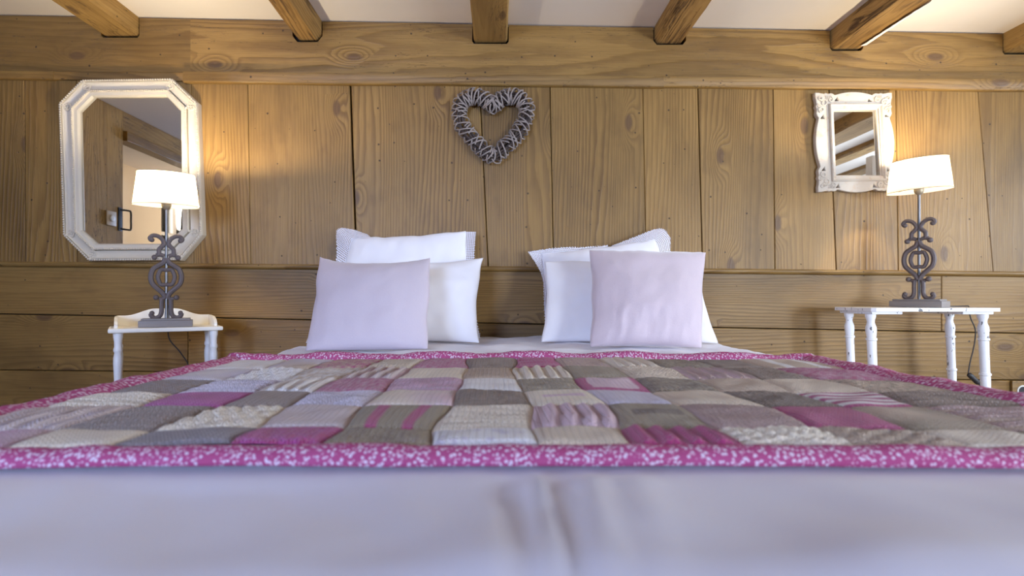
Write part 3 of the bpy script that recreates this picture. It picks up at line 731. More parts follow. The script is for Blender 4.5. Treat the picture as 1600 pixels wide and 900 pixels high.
# floral border: a soft roll around the patches
x0, x1, y0, y1 = CB[0], CB[-1], RB[0], RB[-1]
path = []
def seg(a, b, nrm, n):
    for i in range(n): path.append((a[0] + (b[0] - a[0]) * i / n, a[1] + (b[1] - a[1]) * i / n, nrm[0], nrm[1]))
def arc(cx_, cy_, a0):
    for i in range(8):
        a = a0 + math.pi / 2 * i / 8; path.append((cx_, cy_, math.cos(a), math.sin(a)))
seg((x0, y0), (x1, y0), (0, -1), 160); arc(x1, y0, -math.pi / 2)
seg((x1, y0), (x1, y1), (1, 0), 80); arc(x1, y1, 0)
seg((x1, y1), (x0, y1), (0, 1), 160); arc(x0, y1, math.pi / 2)
seg((x0, y1), (x0, y0), (-1, 0), 80); arc(x0, y0, math.pi)
prof = [(-0.008, 0.005), (-0.003, 0.011), (0.005, 0.0145), (0.013, 0.016), (0.022, 0.0155), (0.029, 0.012), (0.034, 0.006), (0.033, 0.000), (0.022, -0.001)]
vs = []; fs = []; gs = []; m_ = len(prof); L = 0; last = None
for i, (x, y, nx, ny) in enumerate(path):
    if last: L += math.hypot(x - last[0], y - last[1]) + 0.5 * 0.02 * math.hypot(nx - last[2], ny - last[3])
    last = (x, y, nx, ny); al = 0
    for j, (o, h) in enumerate(prof):
        o2 = o * (1 + (0.9 if abs(nx) > 0.5 else 0.35 if ny > 0.5 else 0)) + (0.004 * nz(L * 5, 1) + 0.0025 * nz(L * 14, 2)) * (o > 0.01)
        px_, py_ = x + nx * o2, y + ny * o2
        # the far border is puckered into scallops, the near one rolls softly
        hh = h * (1 + 0.18 * nz(L * 9, 5) + 0.16 * nz(L * 24, 6)) * (1.0 if ny < -0.5 else 1.55) + (0.007 * (0.5 + 0.5 * math.cos(2 * math.pi * (x + 0.16 + 0.05 * nz(x * 3, 9)) / 0.25)) * min(1, o / 0.01 + 1) if ny > 0.5 else 0)
        vs.append((px_ - QO.x, py_ - QO.y, bed_top(px_, py_) + 0.002 + hh + 0.002 * nz(px_ * 3, py_ * 3, 20) - QO.z))
        if j: al += math.hypot(prof[j][0] - prof[j - 1][0], prof[j][1] - prof[j - 1][1])
        gs.append((L, al, 0))
n_ = len(path)
for i in range(n_ - 1):
    for j in range(m_ - 1): fs.append((i * m_ + j, i * m_ + j + 1, (i + 1) * m_ + j + 1, (i + 1) * m_ + j))
for j in range(m_ - 1): fs.append(((n_ - 1) * m_ + j, (n_ - 1) * m_ + j + 1, j + 1, j))
part(MB().add(vs, fs, gs), 'border', M['floral'], quilt, 'pink cotton border with small white flowers', auto=180)

# ------------------------------------------------------------------ pillows
def pillow_mesh(TL, TR, BR, BL, th, bow, seed, wr=0.004, n=44, sag=(0, 0), expo=0.5):
    """closed cushion between four corner points; front bulges towards the camera"""
    nrm = ((TR - TL).cross(BL - TL)).normalized()
    if nrm.y > 0: nrm = -nrm
    mb = MB(); vs = []; fs = []; gs = []
    for side in (1, -1):
        for j in range(n + 1):
            for i in range(n + 1):
                a, b = 2 * i / n - 1, 2 * j / n - 1
                a = math.copysign(1 - (1 - abs(a)) ** 1.35, a); b = math.copysign(1 - (1 - abs(b)) ** 1.35, b)
                a2 = a * (1 - bow * (1 - b * b) * a * a); b2 = b * (1 - bow * (1 - a * a) * b * b)
                u, v = (a2 + 1) / 2, (b2 + 1) / 2            # v = 0 bottom
                p = (BL * (1 - u) + BR * u) * (1 - v) + (TL * (1 - u) + TR * u) * v
                env = max(0, (1 - a ** 2) * (1 - b ** 2)) ** expo
                env *= 1 + 0.15 * nz(a * 1.4, b * 1.4, seed)
                h = th * env
                # gathers radiating from the corners and soft creases along the seams
                ed = max(abs(a), abs(b))
                h += wr * env * (nz(a * 3, b * 3, seed + 5) + 0.6 * nz(a * 8 + nz(b * 3, a * 2, seed), b * 5, seed + 9) + 0.5 * nz(a * 14, b * 4, seed + 13) * max(0, ed - 0.4) * 2)
                p = p + Vector((0, 0, -sag[0] * max(0, b) ** 4 * (1 - a * a)))
                p = p + (TR - TL).normalized() * 0.006 * nz(b * 2.2, a * 1.5, seed + 20) + (TL - BL).normalized() * (0.007 * nz(a * 2.4, seed + 30) + 0.003 * nz(a * 6, seed + 31)) * max(0, b)
                if sag[1] and b < -0.25: h += sag[1] * env * (-b - 0.25) * nz(a * 9 + 1.5 * nz(b * 3, a * 2), b * 1.3, seed + 40)
                vs.append(p + nrm * h * side); gs.append((a * 0.25, b * 0.25, side * 3))
        o = 0 if side == 1 else (n + 1) ** 2
        for j in range(n):
            for i in range(n):
                q = o + j * (n + 1) + i; fs.append((q, q + 1, q + n + 2, q + n + 1))
    mb.add(vs, fs, gs); return mb, nrm
def weld(o):
    bm = bmesh.new(); bm.from_mesh(o.data); bmesh.ops.remove_doubles(bm, verts=bm.verts[:], dist=0.0008); bmesh.ops.recalc_face_normals(bm, faces=bm.faces[:])
    for f in bm.faces: f.smooth = True
    bm.to_mesh(o.data); bm.free(); return o
def lace_strip(inner, outer, seed, n=60, ruffle=0.004):
    """lace band between two polylines of world points, with a zigzag outer hem"""
    ip, op = smoothpath(inner, 12), smoothpath(outer, 12)
    def at(pl, t):
        f = t * (len(pl) - 1); i = min(int(f), len(pl) - 2); return pl[i].lerp(pl[i + 1], f - i)
    L = sum((op[i + 1] - op[i]).length for i in range(len(op) - 1)); nt = max(4, int(L / 0.0105)); n = nt * 4; m = 6
    vs = []; fs = []; gs = []
    for i in range(n + 1):
        t = i / n; a, b = at(ip, t), at(op, t); wd = (b - a).length
        zz = 1 + (0.0028 / max(wd, 0.01)) * (1 - 4 * abs((t * nt) % 1 - 0.5))
        for j in range(m + 1):
            s = j / m * (zz if j == m else 1)
            p = a.lerp(b, s) + Vector((0, -ruffle * nz(t * 9, s * 1.5, seed) * s, 0)); vs.append(p); gs.append((t * L, j / m * wd, 0))
    for i in range(n):
        for j in range(m):
            q = i * (m + 1) + j; fs.append((q, q + 1, q + m + 2, q + m + 1))
    return MB().add(vs, fs, gs)

def make_pillow(name, label, cat, cor, th, bow, mat, seed, group=None, body='pillow_body', **k):
    mb, nrm = pillow_mesh(*cor, th, bow, seed, **k)
    base = (cor[2] + cor[3]) / 2
    o = weld(mb.build(name, mat, auto=180))
    o.data.transform(Matrix.Translation(-base)); o.location = base
    return tag(o, label, cat, group), base
# left group
cor = [P(548, 372, 2.335), P(727, 361, 2.335), P(737, 526, 2.255), P(500, 526, 2.255)]
lp, base = make_pillow('lace_pillow', 'white pillow with crochet lace ends, leaning on the wall behind the left cushions', 'pillow', cor, 0.052, 0.03, M['pillow'], 1, 'lace edged pillows', wr=0.007)
def lace(parent, base, inner, outer, seed, **k):
    mb = lace_strip([P(*q) - base for q in inner], [P(*q) - base for q in outer], seed, **k)
    o = mb.build('lace_edging', M['lace'], parent, auto=180); return o
lace(lp, base, [(727, 362, 2.335), (724, 410, 2.31), (727, 470, 2.26), (736, 530, 2.20)], [(743, 362, 2.33), (741, 410, 2.30), (740, 470, 2.25), (751, 528, 2.19)], 1)
lace(lp, base, [(580, 371, 2.33), (560, 373, 2.325), (549, 380, 2.32), (540, 420, 2.30), (522, 470, 2.26)], [(574, 366, 2.345), (548, 358, 2.345), (526, 361, 2.34), (525, 412, 2.31), (505, 470, 2.26)], 2, ruffle=0.010)
cor = [P(500, 412, 2.21), P(756, 403, 2.21), P(749, 536, 2.045), P(479, 536, 2.045)]
make_pillow('pillow', 'plain white pillow between the lace pillow and the pale pink left cushion', 'pillow', cor, 0.062, 0.065, M['pillow'], 2, wr=0.007, sag=(0.010, 0.012))
cor = [P(500, 401, 2.00), P(672, 402, 2.00), P(670, 545.5, 1.755), P(477, 548, 1.745)]
make_pillow('cushion', 'smooth pale pink cushion in front of the left pillows', 'cushion', cor, 0.055, 0.02, M['pink'], 3, wr=0.004, sag=(0.034, 0))
# right group
cor = [P(846, 396, 2.335), P(1024, 374, 2.335), P(1098, 526, 2.255), P(857, 525, 2.255)]
lp, base = make_pillow('lace_pillow', 'white pillow with raised crochet lace corner, leaning on the wall behind the right cushions', 'pillow', cor, 0.052, 0.03, M['pillow'], 4, 'lace edged pillows', wr=0.012)
lace(lp, base, [(846, 397, 2.335), (857, 440, 2.30), (858, 480, 2.25), (859, 526, 2.20)], [(825, 393, 2.32), (847, 432, 2.29), (850, 480, 2.24), (853, 526, 2.19)], 3)
lace(lp, base, [(846, 398, 2.335), (880, 396, 2.335), (920, 393, 2.335), (950, 388, 2.335)], [(827, 393, 2.32), (872, 387, 2.335), (916, 386, 2.34), (950, 383, 2.34)], 4)
lace(lp, base, [(950, 390, 2.335), (985, 384, 2.33), (1012, 378, 2.33), (1022, 381, 2.33), (1026, 392, 2.325), (1036, 430, 2.30)], [(956, 384, 2.345), (992, 370, 2.345), (1030, 357, 2.345), (1046, 370, 2.34), (1048, 394, 2.33), (1060, 430, 2.30)], 5, ruffle=0.006)
cor = [P(851, 408, 2.22), P(1088, 404, 2.22), P(1122, 536.5, 2.045), P(846, 534.5, 2.05)]
make_pillow('pillow', 'plain white pillow between the lace pillow and the fuzzy pink right cushion', 'pillow', cor, 0.060, 0.04, M['pillow'], 5, wr=0.007, sag=(0.004, 0.010))
cor = [P(921, 390, 2.06), P(1103, 394, 2.06), P(1098, 544, 1.84), P(922, 542, 1.86)]
make_pillow('cushion', 'fuzzy pale pink square cushion in front of the right pillows', 'cushion', cor, 0.068, 0.045, M['fuzzy'], 6, wr=0.004, sag=(0.0, 0.028))

# ------------------------------------------------------------------ octagonal mirror
def ring_frame(outer, inner, prof, y_wall):
    """loft between two polygons; prof: list of (t 0 outer..1 inner, depth in front of the wall)"""
    n = len(outer); vs = []; fs = []
    for (t, dep) in prof:
        for (a, b) in zip(outer, inner): vs.append((a[0] + (b[0] - a[0]) * t, y_wall - dep, a[1] + (b[1] - a[1]) * t))
    for i in range(len(prof) - 1):
        for j in range(n): fs.append((i * n + j, i * n + (j + 1) % n, (i + 1) * n + (j + 1) % n, (i + 1) * n + j))
    return vs, fs
DM = D - 0.035
km = F / DM
def mp(px, py): return ((px - CX) / km, CZ - (py - CY) / km)
OUT = [mp(*p) for p in ((127, 124), (268, 122), (308, 160), (316, 367), (282, 407), (138, 408), (98, 368), (91, 161))]
INN = [mp(*p) for p in ((142, 150), (257, 149), (279, 172), (281, 357), (256, 380), (147, 380), (124, 359), (120, 172))]
cx_ = sum(p[0] for p in OUT) / 8; cz_ = sum(p[1] for p in OUT) / 8
mir = thing('octagonal_mirror', 'large octagonal wall mirror in a beaded off-white frame above the left table', 'mirror', (cx_, D, cz_))
o_ = [(x - cx_, z - cz_) for x, z in OUT]; i_ = [(x - cx_, z - cz_) for x, z in INN]
prof = [(0.0, 0.0), (0.0, 0.022), (0.02, 0.030), (0.07, 0.034), (0.118, 0.035), (0.128, 0.024), (0.145, 0.024), (0.155, 0.031), (0.22, 0.026), (0.32, 0.0225), (0.45, 0.022), (0.57, 0.025), (0.582, 0.011), (0.612, 0.011), (0.63, 0.031), (0.66, 0.033), (0.70, 0.033), (0.72, 0.028), (0.75, 0.026), (0.92, 0.026), (0.95, 0.023), (1.0, 0.016), (1.0, 0.008)]
vs, fs = ring_frame(o_, i_, prof, 0)
part(MB().add(vs, fs), 'frame', M['mirror_paint'], mir, auto=25)
mb = MB(); n = len(i_)
ex = [(x * 1.01, z * 1.01) for x, z in i_]
mb.add([(x, -0.010, z) for x, z in ex] + [(x, -0.006, z) for x, z in ex], [tuple(range(n)), tuple(range(2 * n - 1, n - 1, -1))] + [(j, (j + 1) % n, n + (j + 1) % n, n + j) for j in range(n)])
part(mb, 'mirror_glass', M['mirror'], mir, smooth=False)
def lerp2(t): return [(a[0] + (b[0] - a[0]) * t, a[1] + (b[1] - a[1]) * t) for a, b in zip(o_, i_)]
for (t, dep, step, r) in ((0.075, 0.0345, 0.0098, 0.0045), (0.68, 0.0335, 0.0088, 0.0037)):
    pl = lerp2(t); mb = MB()
    for j in range(8):
        a, b = Vector((pl[j][0], -dep, pl[j][1])), Vector((pl[(j + 1) % 8][0], -dep, pl[(j + 1) % 8][1])); m_ = int((b - a).length / step)
        for q in range(m_): mb.ball(a.lerp(b, (q + 0.5) / m_), r, 6, 4)
    part(mb, 'beading', M['mirror_paint'], mir)
pl = lerp2(0.38)
for j in range(8):                              # leafy ornament on each mitre
    mb = MB(); a = Vector((o_[j][0], 0, o_[j][1])); b = Vector((i_[j][0], 0, i_[j][1])); dr = (b - a).normalized(); sd = Vector((-dr.z, 0, dr.x))
    for (u, v_, r) in ((0.16, 0, 0.006), (0.28, 0.006, 0.006), (0.28, -0.006, 0.006), (0.40, 0.010, 0.006), (0.40, -0.010, 0.006), (0.40, 0, 0.006), (0.52, 0.006, 0.005), (0.52, -0.006, 0.005), (0.62, 0, 0.005)):
        p = a.lerp(b, u) + sd * v_; dep = 0.024 if 0.2 < u < 0.6 else 0.030
        mb.ball((p.x, -dep, p.z), r, 8, 5, (1, 0.7, 1))
    for s in (-1, 1):
        q = [a.lerp(b, 0.18 + 0.44 * t / 6) + sd * s * 0.016 * math.sin(math.pi * t / 6) + Vector((0, -0.025, 0)) for t in range(7)]
        mb.tube(q, 0.003, 6)
    part(mb, 'corner_ornament', M['mirror_paint'], mir)

# ------------------------------------------------------------------ small carved mirror
def curve_plate(polys, depth, bev, name, mat, parent):
    """flat plate from an outline and holes (x, z), thickened; the fill rule cuts the holes"""
    cu = bpy.data.curves.new(name, 'CURVE'); cu.dimensions = '2D'; cu.fill_mode = 'BOTH'; cu.extrude = depth / 2 - bev; cu.bevel_depth = bev; cu.bevel_resolution = 2
    for pts in polys:
        sp = cu.splines.new('POLY'); sp.points.add(len(pts) - 1); sp.use_cyclic_u = True
        for q, (x, z) in zip(sp.points, pts): q.co = (x, z, 0, 1)
    tmp = bpy.data.objects.new(name, cu); COL.objects.link(tmp)
    dg = bpy.context.evaluated_depsgraph_get(); me = bpy.data.meshes.new_from_object(tmp.evaluated_get(dg))
    COL.objects.unlink(tmp); bpy.data.objects.remove(tmp); bpy.data.curves.remove(cu)
    me.name = name; me.transform(Matrix(((1, 0, 0, 0), (0, 0, 1, 0), (0, 1, 0, 0), (0, 0, 0, 1))))
    me.materials.clear(); me.materials.append(mat)
    o = bpy.data.objects.new(name, me); COL.objects.link(o); o.parent = parent
    return o
DM = D - 0.02; km = F / DM
c0 = mp(1335, 223)
sm = thing('carved_mirror', 'small rectangular mirror in a carved whitewashed frame beside the right lamp', 'mirror', (c0[0], D, c0[1]), 0)
def sp_(px, py): q = mp(px, py); return (q[0] - c0[0], q[1] - c0[1])
def quad_map(u, v):                                # u, v in -1..1 over the slightly askew frame
    a, b, c_, d_ = sp_(1274, 146), sp_(1392, 146), sp_(1397, 298), sp_(1279, 299)
    s, t = (u + 1) / 2, (1 - v) / 2
    return ((a[0] * (1 - s) + b[0] * s) * (1 - t) + (d_[0] * (1 - s) + c_[0] * s) * t, (a[1] * (1 - s) + b[1] * s) * (1 - t) + (d_[1] * (1 - s) + c_[1] * s) * t)
def side_profile(t):
    """outline offset (inwards +) along one side, t -1..1: fretted corners, a bowed middle"""
    at = abs(t)
    if at < 0.46: return -0.02 + 0.075 * (at / 0.46) ** 2
    if at < 0.52: return 0.065
    if at < 0.90: return 0.005 + 0.025 * abs(math.sin(at * 26))
    return 0.0
out = []
ns = 44
for sd_ in range(4):
    for i in range(ns):
        t = -1 + 2 * i / ns; ins_ = side_profile(t) * (1.0 if sd_ % 2 else 0.75)
        out.append(quad_map(*((t, 1 - ins_), (1 - ins_ * 1.2, -t), (-t, -1 + ins_), (-1 + ins_ * 1.2, t))[sd_]))
hole = [sp_(1301, 171), sp_(1370, 171), sp_(1376, 275), sp_(1305, 275)]
tri = []
for (u, v, a) in ((-0.46, 0.885, 0), (0.44, 0.87, 0), (-0.85, 0.52, 1), (0.87, 0.56, 1), (-0.86, -0.54, 1), (0.88, -0.56, 1), (-0.50, -0.89, 0), (0.50, -0.89, 0)):
    e = 0.082
    pts_ = [(u - e, v - e * 0.7), (u + e, v - e * 0.7), (u + (e * 0.6 if u > 0 else -e * 0.6) * -1, v + e)]
    tri.append([quad_map(*p) for p in pts_])
fr = curve_plate([out, hole] + tri, 0.022, 0.003, 'frame', M['shabby'], sm); fr.location = (0, -0.012, 0)
# stepped inner moulding and raised bead
hi = [sp_(1301, 171), sp_(1370, 171), sp_(1376, 275), sp_(1305, 275)]
ho = [sp_(1294, 163), sp_(1377, 163), sp_(1382, 283), sp_(1299, 284)]
vs, fs = ring_frame(ho, hi, [(0, 0.020), (0.0, 0.031), (0.2, 0.034), (0.4, 0.031), (0.5, 0.028), (0.85, 0.028), (1.0, 0.022), (1.0, 0.006)], 0)
part(MB().add(vs, fs), 'inner_moulding', M['shabby'], sm, smooth=False)
mb = MB(); ex = [(x * 1.02, z * 1.02) for x, z in hi]
mb.add([(x, -0.009, z) for x, z in ex] + [(x, -0.005, z) for x, z in ex], [(0, 1, 2, 3), (7, 6, 5, 4)] + [(j, (j + 1) % 4, 4 + (j + 1) % 4, 4 + j) for j in range(4)])
part(mb, 'mirror_glass', M['mirror'], sm, smooth=False)
for (su, sv) in ((-1, 1), (1, 1), (1, -1), (-1, -1)):     # carved scrolls in the corners
    mb = MB()
    def q3(u, v, d=0.024): x, z = quad_map(u * su, v * sv); return Vector((x, -d, z))
    for (cu_, cv_, r0, turns, a0) in ((0.80, 0.80, 0.10, 1.3, 0.5), (0.62, 0.87, 0.07, 1.2, 2.0), (0.86, 0.66, 0.08, 1.2, -1.0), (0.90, 0.90, 0.06, 1.0, 3.0)):
        pts_ = []
        for i in range(16):
            t = i / 15; a = a0 + turns * 2 * math.pi * t; rr = r0 * (1 - 0.75 * t)
            pts_.append(q3(cu_ + rr * math.cos(a), cv_ + rr * 0.8 * math.sin(a)))
        mb.tube(pts_, [0.0038 - 0.0015 * i / 15 for i in range(16)], 6)
    for i in range(4): mb.tube([q3(0.60 + i * 0.045, 0.94), q3(0.58 + i * 0.045, 0.84 + 0.01 * i)], [0.003, 0.0015], 6)
    for i in range(3): mb.tube([q3(0.955, 0.68 + i * 0.05), q3(0.86 + 0.01 * i, 0.65 + i * 0.05)], [0.003, 0.0015], 6)
    part(mb, 'corner_carving', M['shabby'], sm)

# ------------------------------------------------------------------ wicker heart
c0 = P(770, 197, D - 0.04)
ht = thing('wicker_heart', 'heart-shaped wreath of woven grey willow hung over the bed', 'wreath', (c0.x, D, c0.z))
kh = F / (D - 0.04)
half = [(0, 244), (12, 236), (27, 222), (40, 207), (49, 191), (53, 174), (49, 160), (38, 152), (25, 150), (12, 156), (2, 163)]
pts_ = [(x, y) for x, y in half] + [(-x, y) for x, y in half[1:][::-1]]
hp = smoothpath([Vector((x / kh, -0.036, -(y - 197) / kh)) for x, y in pts_], 10, closed=True)
nh = len(hp)
def frame_at(f):
    i = int(f) % nh; j = (i + 1) % nh; p = hp[i].lerp(hp[j], f - int(f))
    t = (hp[(i + 2) % nh] - hp[i - 2]).normalized(); B = Vector((0, -1, 0)); N = t.cross(B); return p, N, B
random.seed(5)
core = MB()
for q in range(11):
    a0 = random.uniform(0, 6.28); rr = random.uniform(0.006, 0.021); tw = random.choice((-1, 1)) * random.uniform(1, 3)
    P_ = []
    for i in range(nh):
        p, N, B = frame_at(i); a = a0 + tw * 2 * math.pi * i / nh
        tw_i = round(tw); a = a0 + tw_i * 2 * math.pi * i / nh
        P_.append(p + N * rr * math.cos(a) + B * rr * math.sin(a))
    core.tube(P_, random.uniform(0.003, 0.0045), 6, closed=True)
part(core, 'inner_twigs', M['twig_dark'], ht, 'inner twigs coloured dark as gap shade')
wrap = MB()
for (dirn, cnt, off) in ((1, 40, 0.0), (-1, 38, 1.0)):
    f = 0.0
    for q in range(cnt):
        s0 = q * nh / cnt + random.uniform(-1.2, 1.2); sp2 = random.uniform(11, 19); rad = random.uniform(0.029, 0.036)
        a0 = random.uniform(-0.4, 0.4) + off
        P_ = []
        for i in range(18):
            t = i / 17; a = a0 + dirn * t * 2 * math.pi * 0.94; p, N, B = frame_at((s0 + sp2 * t) % nh)
            P_.append(p + N * rad * math.cos(a) + B * min(rad, 0.031) * math.sin(a))
        wrap.tube(P_, random.uniform(0.0024, 0.0034), 6)
part(wrap, 'woven_twigs', M['twig'], ht, 'pale grey woven twigs')

# ------------------------------------------------------------------ bedside tables
ZT1, ZT2 = CZ - 0.108, CZ - 0.0375
th1 = R(33)
fl_ = Vector((-1.335, 1.955, 0)); wv_ = Vector((math.cos(th1), math.sin(th1), 0)); dv_ = Vector((-math.sin(th1), math.cos(th1), 0))
W1, D1 = 0.362, 0.225
cen = fl_ + wv_ * W1 / 2 + dv_ * D1 / 2
t1 = thing('bedside_table', 'ivory side table with a raised curved gallery, left of the bed', 'table', (cen.x, cen.y, 0), th1)
hw_, hd = W1 / 2, D1 / 2
part(MB().box(-hw_, hw_, -hd, hd, ZT1 - 0.016, ZT1, 0.006), 'tabletop', M['table_cream'], t1)
gx, gy = hw_ - 0.018, hd - 0.016
top = []
for i in range(41):
    u = -1 + 2 * i / 40; a = abs(u)
    h = 0.040 + 0.026 * (0.5 + 0.5 * math.cos(math.pi * min(1, max(0, (a - 0.18) / 0.62)))) - 0.004 * (a > 0.97)
    top.append((u * gx, ZT1 + h))
part(MB().prism([(-gx, ZT1)] + top + [(gx, ZT1)], gy - 0.011, gy, 0.002), 'gallery_back', M['table_cream'], t1, smooth=False)
for s in (-1, 1):
    sp_poly = [(-hd + 0.020, ZT1), (-hd + 0.020, ZT1 + 0.012), (-hd + 0.035, ZT1 + 0.024), (-hd + 0.06, ZT1 + 0.030), (-hd + 0.085, ZT1 + 0.036), (gy - 0.012, ZT1 + 0.039), (gy - 0.012, ZT1)]
    m = MB().prism(sp_poly, 0, 0.011, 0.002)
    m.v = [(s * gx - (y if s > 0 else -y), x, z) for x, y, z in m.v]
    part(m, 'gallery_side', M['table_cream'], t1, smooth=False)
def turned(H, r):
    f = H / 0.62
    return [(r * 0.62, 0), (r * 0.80, 0.01 * f), (r * 0.95, 0.03 * f), (r * 0.70, 0.06 * f), (r * 0.62, 0.09 * f), (r * 0.80, 0.20 * f), (r * 1.0, 0.33 * f), (r * 1.02, 0.38 * f), (r * 0.72, 0.425 * f), (r * 0.66, 0.437 * f),
            (r * 0.88, 0.443 * f), (r * 0.92, 0.450 * f), (r * 0.86, 0.456 * f), (r * 0.90, 0.470 * f), (r * 1.04, 0.515 * f), (r * 1.02, 0.535 * f), (r * 0.80, 0.553 * f), (r * 0.98, 0.556 * f), (r * 1.02, 0.562 * f), (r * 0.96, 0.568 * f), (r * 0.84, 0.572 * f), (r * 0.86, 0.59 * f), (r * 1.05, 0.606 * f), (r * 1.08, 0.62 * f)]
for sx in (-1, 1):
    for sy in (-1, 1):
        part(MB().lathe(turned(ZT1 - 0.016, 0.0140), (sx * (hw_ - 0.030), sy * (hd - 0.030), 0)), 'leg', M['white_paint'], t1, auto=50)
# right table
X0, X1, Y0, Y1 = 1.362, 1.832, 2.055, 2.300
cx2, cy2 = (X0 + X1) / 2, (Y0 + Y1) / 2
t2 = thing('bedside_table', 'chipped white side table on bobbin-turned legs, right of the bed', 'table', (cx2, cy2, 0), 0)
hw_, hd = (X1 - X0) / 2, (Y1 - Y0) / 2
part(MB().prism([(-hw_ + 0.012, -hd), (hw_ - 0.012, -hd), (hw_, -hd + 0.012), (hw_, hd - 0.012), (hw_ - 0.012, hd), (-hw_ + 0.012, hd), (-hw_, hd - 0.012), (-hw_, -hd + 0.012)], 0, 0.013), 'tabletop', M['chipped'], t2, smooth=False)
o = [c_ for c_ in t2.children][0]; o.data.transform(Matrix(((1, 0, 0, 0), (0, 0, 1, 0), (0, 1, 0, ZT2 - 0.013), (0, 0, 0, 1))))
bmx = bmesh.new(); bmx.from_mesh(o.data)
bmesh.ops.recalc_face_normals(bmx, faces=bmx.faces[:]); bmx.to_mesh(o.data); bmx.free()
for sx in (-1, 1):                                # a bearer under each end joins the pair of legs
    a, b = sx * (hw_ - 0.012), sx * (hw_ - 0.125)
    part(MB().box(min(a, b), max(a, b), -hd + 0.025, hd - 0.025, ZT2 - 0.024, ZT2 - 0.0132, 0.003), 'bearer', M['chipped'], t2)
def bobbin(H, r):
    p = [(r * 0.62, 0), (r * 0.74, 0.03)]
    for z in (H - 0.48, H - 0.35, H - 0.222, H - 0.092): p += [(r * 0.85, z - 0.050), (r * 0.90, z - 0.010), (r * 0.84, z - 0.006), (r * 1.04, z - 0.0035), (r * 1.04, z + 0.0035), (r * 0.84, z + 0.006)]
    return p + [(r * 0.90, H - 0.080), (r * 1.02, H - 0.060), (r * 1.00, H - 0.048), (r * 0.74, H - 0.034), (r * 0.70, H - 0.027), (r * 0.80, H - 0.018), (r * 0.98, H - 0.010), (r * 1.0, H)]
H2 = ZT2 - 0.0242
for sx, sy, rr in ((-1, -1, 0.0178), (1, -1, 0.0178), (-1, 1, 0.0168), (1, 1, 0.0168)):
    x = {(-1, -1): 1.385, (1, -1): 1.80, (-1, 1): 1.395, (1, 1): 1.792}[(sx, sy)] - cx2
    y = (2.105 if sy < 0 else 2.250) - cy2
    part(MB().lathe(bobbin(H2, rr), (x + 0.030, y, 0), lean=(-0.030 / H2, 0)), 'leg', M['chipped'], t2, auto=50)

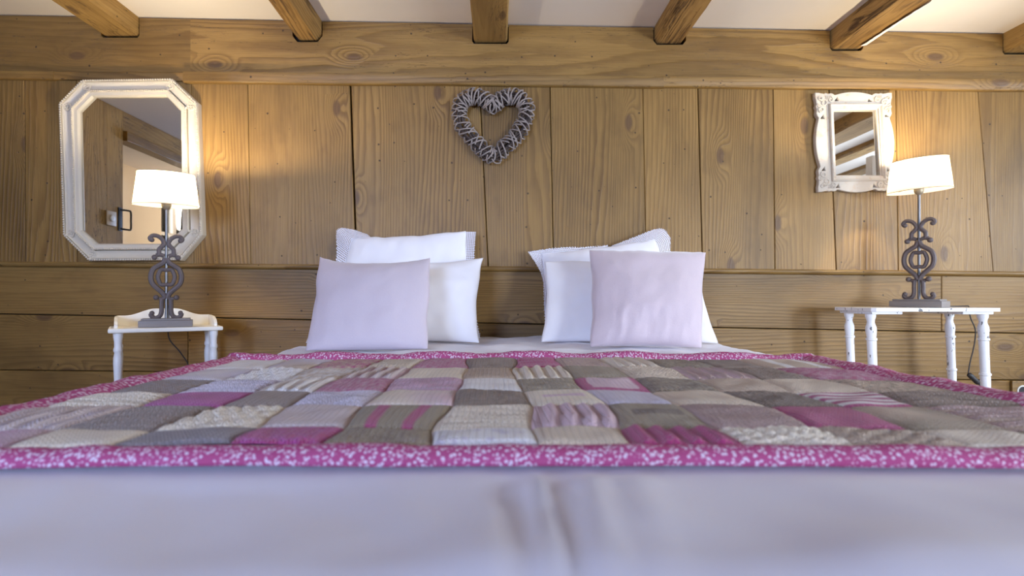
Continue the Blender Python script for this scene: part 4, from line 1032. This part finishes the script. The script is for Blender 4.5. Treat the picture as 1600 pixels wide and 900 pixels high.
# ------------------------------------------------------------------ lamps
def lamp(label, loc, rz, power=LAMP_POWER):
    L = thing('table_lamp', label, 'lamp', loc, rz, 'pair of scrolled table lamps')
    part(MB().box(-0.086, 0.086, -0.042, 0.042, 0, 0.024, 0.002), 'base', M['base_grey'], L)
    part(MB().box(-0.078, 0.078, -0.034, 0.034, 0.0241, 0.031, 0.0015), 'base_step', M['base_grey'], L)
    part(MB().tube([(0, 0, 0.030), (0, 0, 0.438)], 0.0052, 12), 'pole', M['steel'], L)
    def Z(py): return (510 - py) / 427
    def X(dx): return dx / 427
    sc = MB()
    def two(pts, r=0.0072, kk=5, tip=None):
        for s in (-1, 1):
            q = smoothpath([Vector((s * X(a), -0.004, Z(b))) for a, b in pts], kk)
            sc.tube(q, r, 8, up=Vector((0, 1, 0)))
            if tip is not None: sc.ball((s * X(tip[0]), -0.004, Z(tip[1])), tip[2], 10, 7)
    two([(20, 375), (22, 371), (18, 367), (12, 367.5), (6, 372), (3, 379), (6, 384), (9.5, 388), (10, 394), (10, 398)], 0.0076, tip=(19.5, 374, 0.0088))
    two([(3, 399), (8, 397), (14, 398)], 0.0072, tip=(16, 401, 0.0100))
    two([(1, 402), (4, 409), (11, 414), (18, 420), (21, 431), (19, 442), (12, 450), (5, 457), (1, 465)], 0.0088)
    two([(0, 421), (6, 420), (9, 423), (11.5, 432), (9, 441), (6, 444), (0, 443.5)], 0.0072)
    two([(1, 460), (5, 466), (10, 466)], 0.0072, tip=(14, 464, 0.0100))
    two([(6, 467), (6.5, 476), (6.5, 486), (9, 493), (15, 496), (20, 493), (21, 489)], 0.0078, tip=(19.5, 488.5, 0.0088))
    part(sc, 'scrollwork', M['iron'], L, 'grey-brown wrought scrollwork')
    part(MB().lathe([(0.008, 0.432), (0.013, 0.438), (0.0165, 0.446), (0.0165, 0.474), (0.012, 0.478)]), 'bulb_holder', M['brass'], L)
    part(MB().lathe([(0.010, 0.478), (0.014, 0.486), (0.022, 0.503), (0.024, 0.516), (0.020, 0.530), (0.010, 0.538), (0.001, 0.540)]), 'bulb', M['bulb'], L)
    zb, zt = 0.447, 0.566
    sh_ = MB(); vs = []; fs = []; n = 56
    ring = [(0.1085, 0.064, zb), (0.1060, 0.0625, zb + 0.020), (0.1005, 0.059, zb + 0.065), (0.0935, 0.0545, zt), (0.0920, 0.053, zt), (0.0990, 0.0575, zb + 0.065), (0.1045, 0.061, zb + 0.020), (0.1070, 0.0625, zb)]
    for (a, b, z) in ring:
        for k_ in range(n): vs.append((a * math.cos(2 * math.pi * k_ / n), b * math.sin(2 * math.pi * k_ / n), z))
    for i in range(3):
        for k_ in range(n): fs.append((i * n + k_, i * n + (k_ + 1) % n, (i + 1) * n + (k_ + 1) % n, (i + 1) * n + k_))
    sd_ = sh_.add(vs[:4 * n], fs).build('lamp_shade', M['shade'], L, auto=180); sd_['label'] = 'cream oval shade'
    for (a, b, z) in ((0.1088, 0.0643, zb), (0.0938, 0.0548, zt)):
        m = MB().tube([(a * math.cos(2 * math.pi * k_ / n), b * math.sin(2 * math.pi * k_ / n), z) for k_ in range(n)], 0.0012, 6, closed=True)
        part(m, 'shade_trim', M['base_grey'] if z == zb else M['shade'], sd_)
    m = MB()                                        # spokes carrying the shade
    for k_ in range(3):
        a = 2 * math.pi * k_ / 3 + 0.4; m.tube([(0.012 * math.cos(a), 0.012 * math.sin(a), 0.470), (0.1045 * math.cos(a), 0.061 * math.sin(a), zb + 0.012)], 0.0011, 6)
    part(m, 'shade_carrier', M['steel'], L)
    l = bpy.data.lights.new('lamp_light', 'POINT'); l.energy = power; l.color = LAMP_COLOR; l.shadow_soft_size = 0.024
    lo = bpy.data.objects.new('lamp_light', l); COL.objects.link(lo); lo.parent = L; lo.location = (0, 0, 0.535)
    return L
LL = Vector(((260 - CX) / F * 2.105, 2.105, ZT1 + 0.0006))
L1 = lamp('scrolled iron lamp standing on the ivory gallery table in front of the octagonal mirror', LL, R(27))
LR = Vector(((1436 - CX) / F * 2.19, 2.19, ZT2 + 0.0006))
L2 = lamp('scrolled iron lamp standing on the chipped white table beside the carved mirror', LR, R(-56), LAMP_POWER * 0.68)
def cord(L, pts, name='power_cord', r=0.0024):
    inv = (Matrix.Translation(L.location) @ L.rotation_euler.to_matrix().to_4x4()).inverted()
    q = smoothpath([inv @ Vector(p) for p in pts], 6)
    return part(MB().tube(q, r, 8), name, M['cord'], L, 'dark power cord'), inv
g_ = t1.location
def loc1(x, y, z): return Vector(t1.location) + wv_ * x + dv_ * y + Vector((0, 0, z))
cord(L1, [loc1(0.01, 0.012, ZT1 + 0.012), loc1(0.011, 0.040, ZT1 + 0.007), loc1(0.012, 0.066, ZT1 + 0.012), loc1(0.012, 0.075, ZT1 + 0.05), loc1(0.012, 0.078, ZT1 + 0.070), loc1(0.012, 0.091, ZT1 + 0.078), loc1(0.012, 0.108, ZT1 + 0.070), loc1(0.012, 0.120, ZT1 + 0.04), loc1(0.012, 0.123, ZT1 - 0.01), loc1(0.018, 0.125, ZT1 - 0.06), loc1(0.06, 0.13, ZT1 - 0.12), loc1(0.09, 0.135, ZT1 - 0.2), loc1(0.1, 0.14, 0.2), loc1(0.1, 0.12, 0.006)])
pts_ = [P(1462, 478.4, 2.215), P(1490, 478.6, 2.24), P(1508, 478.2, 2.28), P(1513, 478.2, 2.304), P(1514, 484, 2.316), P(1517, 498, 2.318), P(1524, 516, 2.32), P(1522, 540, 2.32), P(1516, 565, 2.32), P(1513, 583, 2.32)]
cd, inv = cord(L2, pts_)
a, b = inv @ P(1513, 584, 2.32), inv @ P(1530, 600, 2.32)
q = [a.lerp(b, t) for t in (0, 0.06, 0.2, 0.5, 0.8, 0.94, 1)]
part(MB().tube(q, [0.005, 0.009, 0.0105, 0.0095, 0.0105, 0.008, 0.004], 10), 'inline_switch', M['cord'], L2, 'black inline cord switch')
cord(L2, [P(1530, 600, 2.32), P(1536, 615, 2.33), P(1545, 650, 2.34), (1.98, 2.34, 0.2), (1.99, 2.33, 0.006)], 'plug_cord')
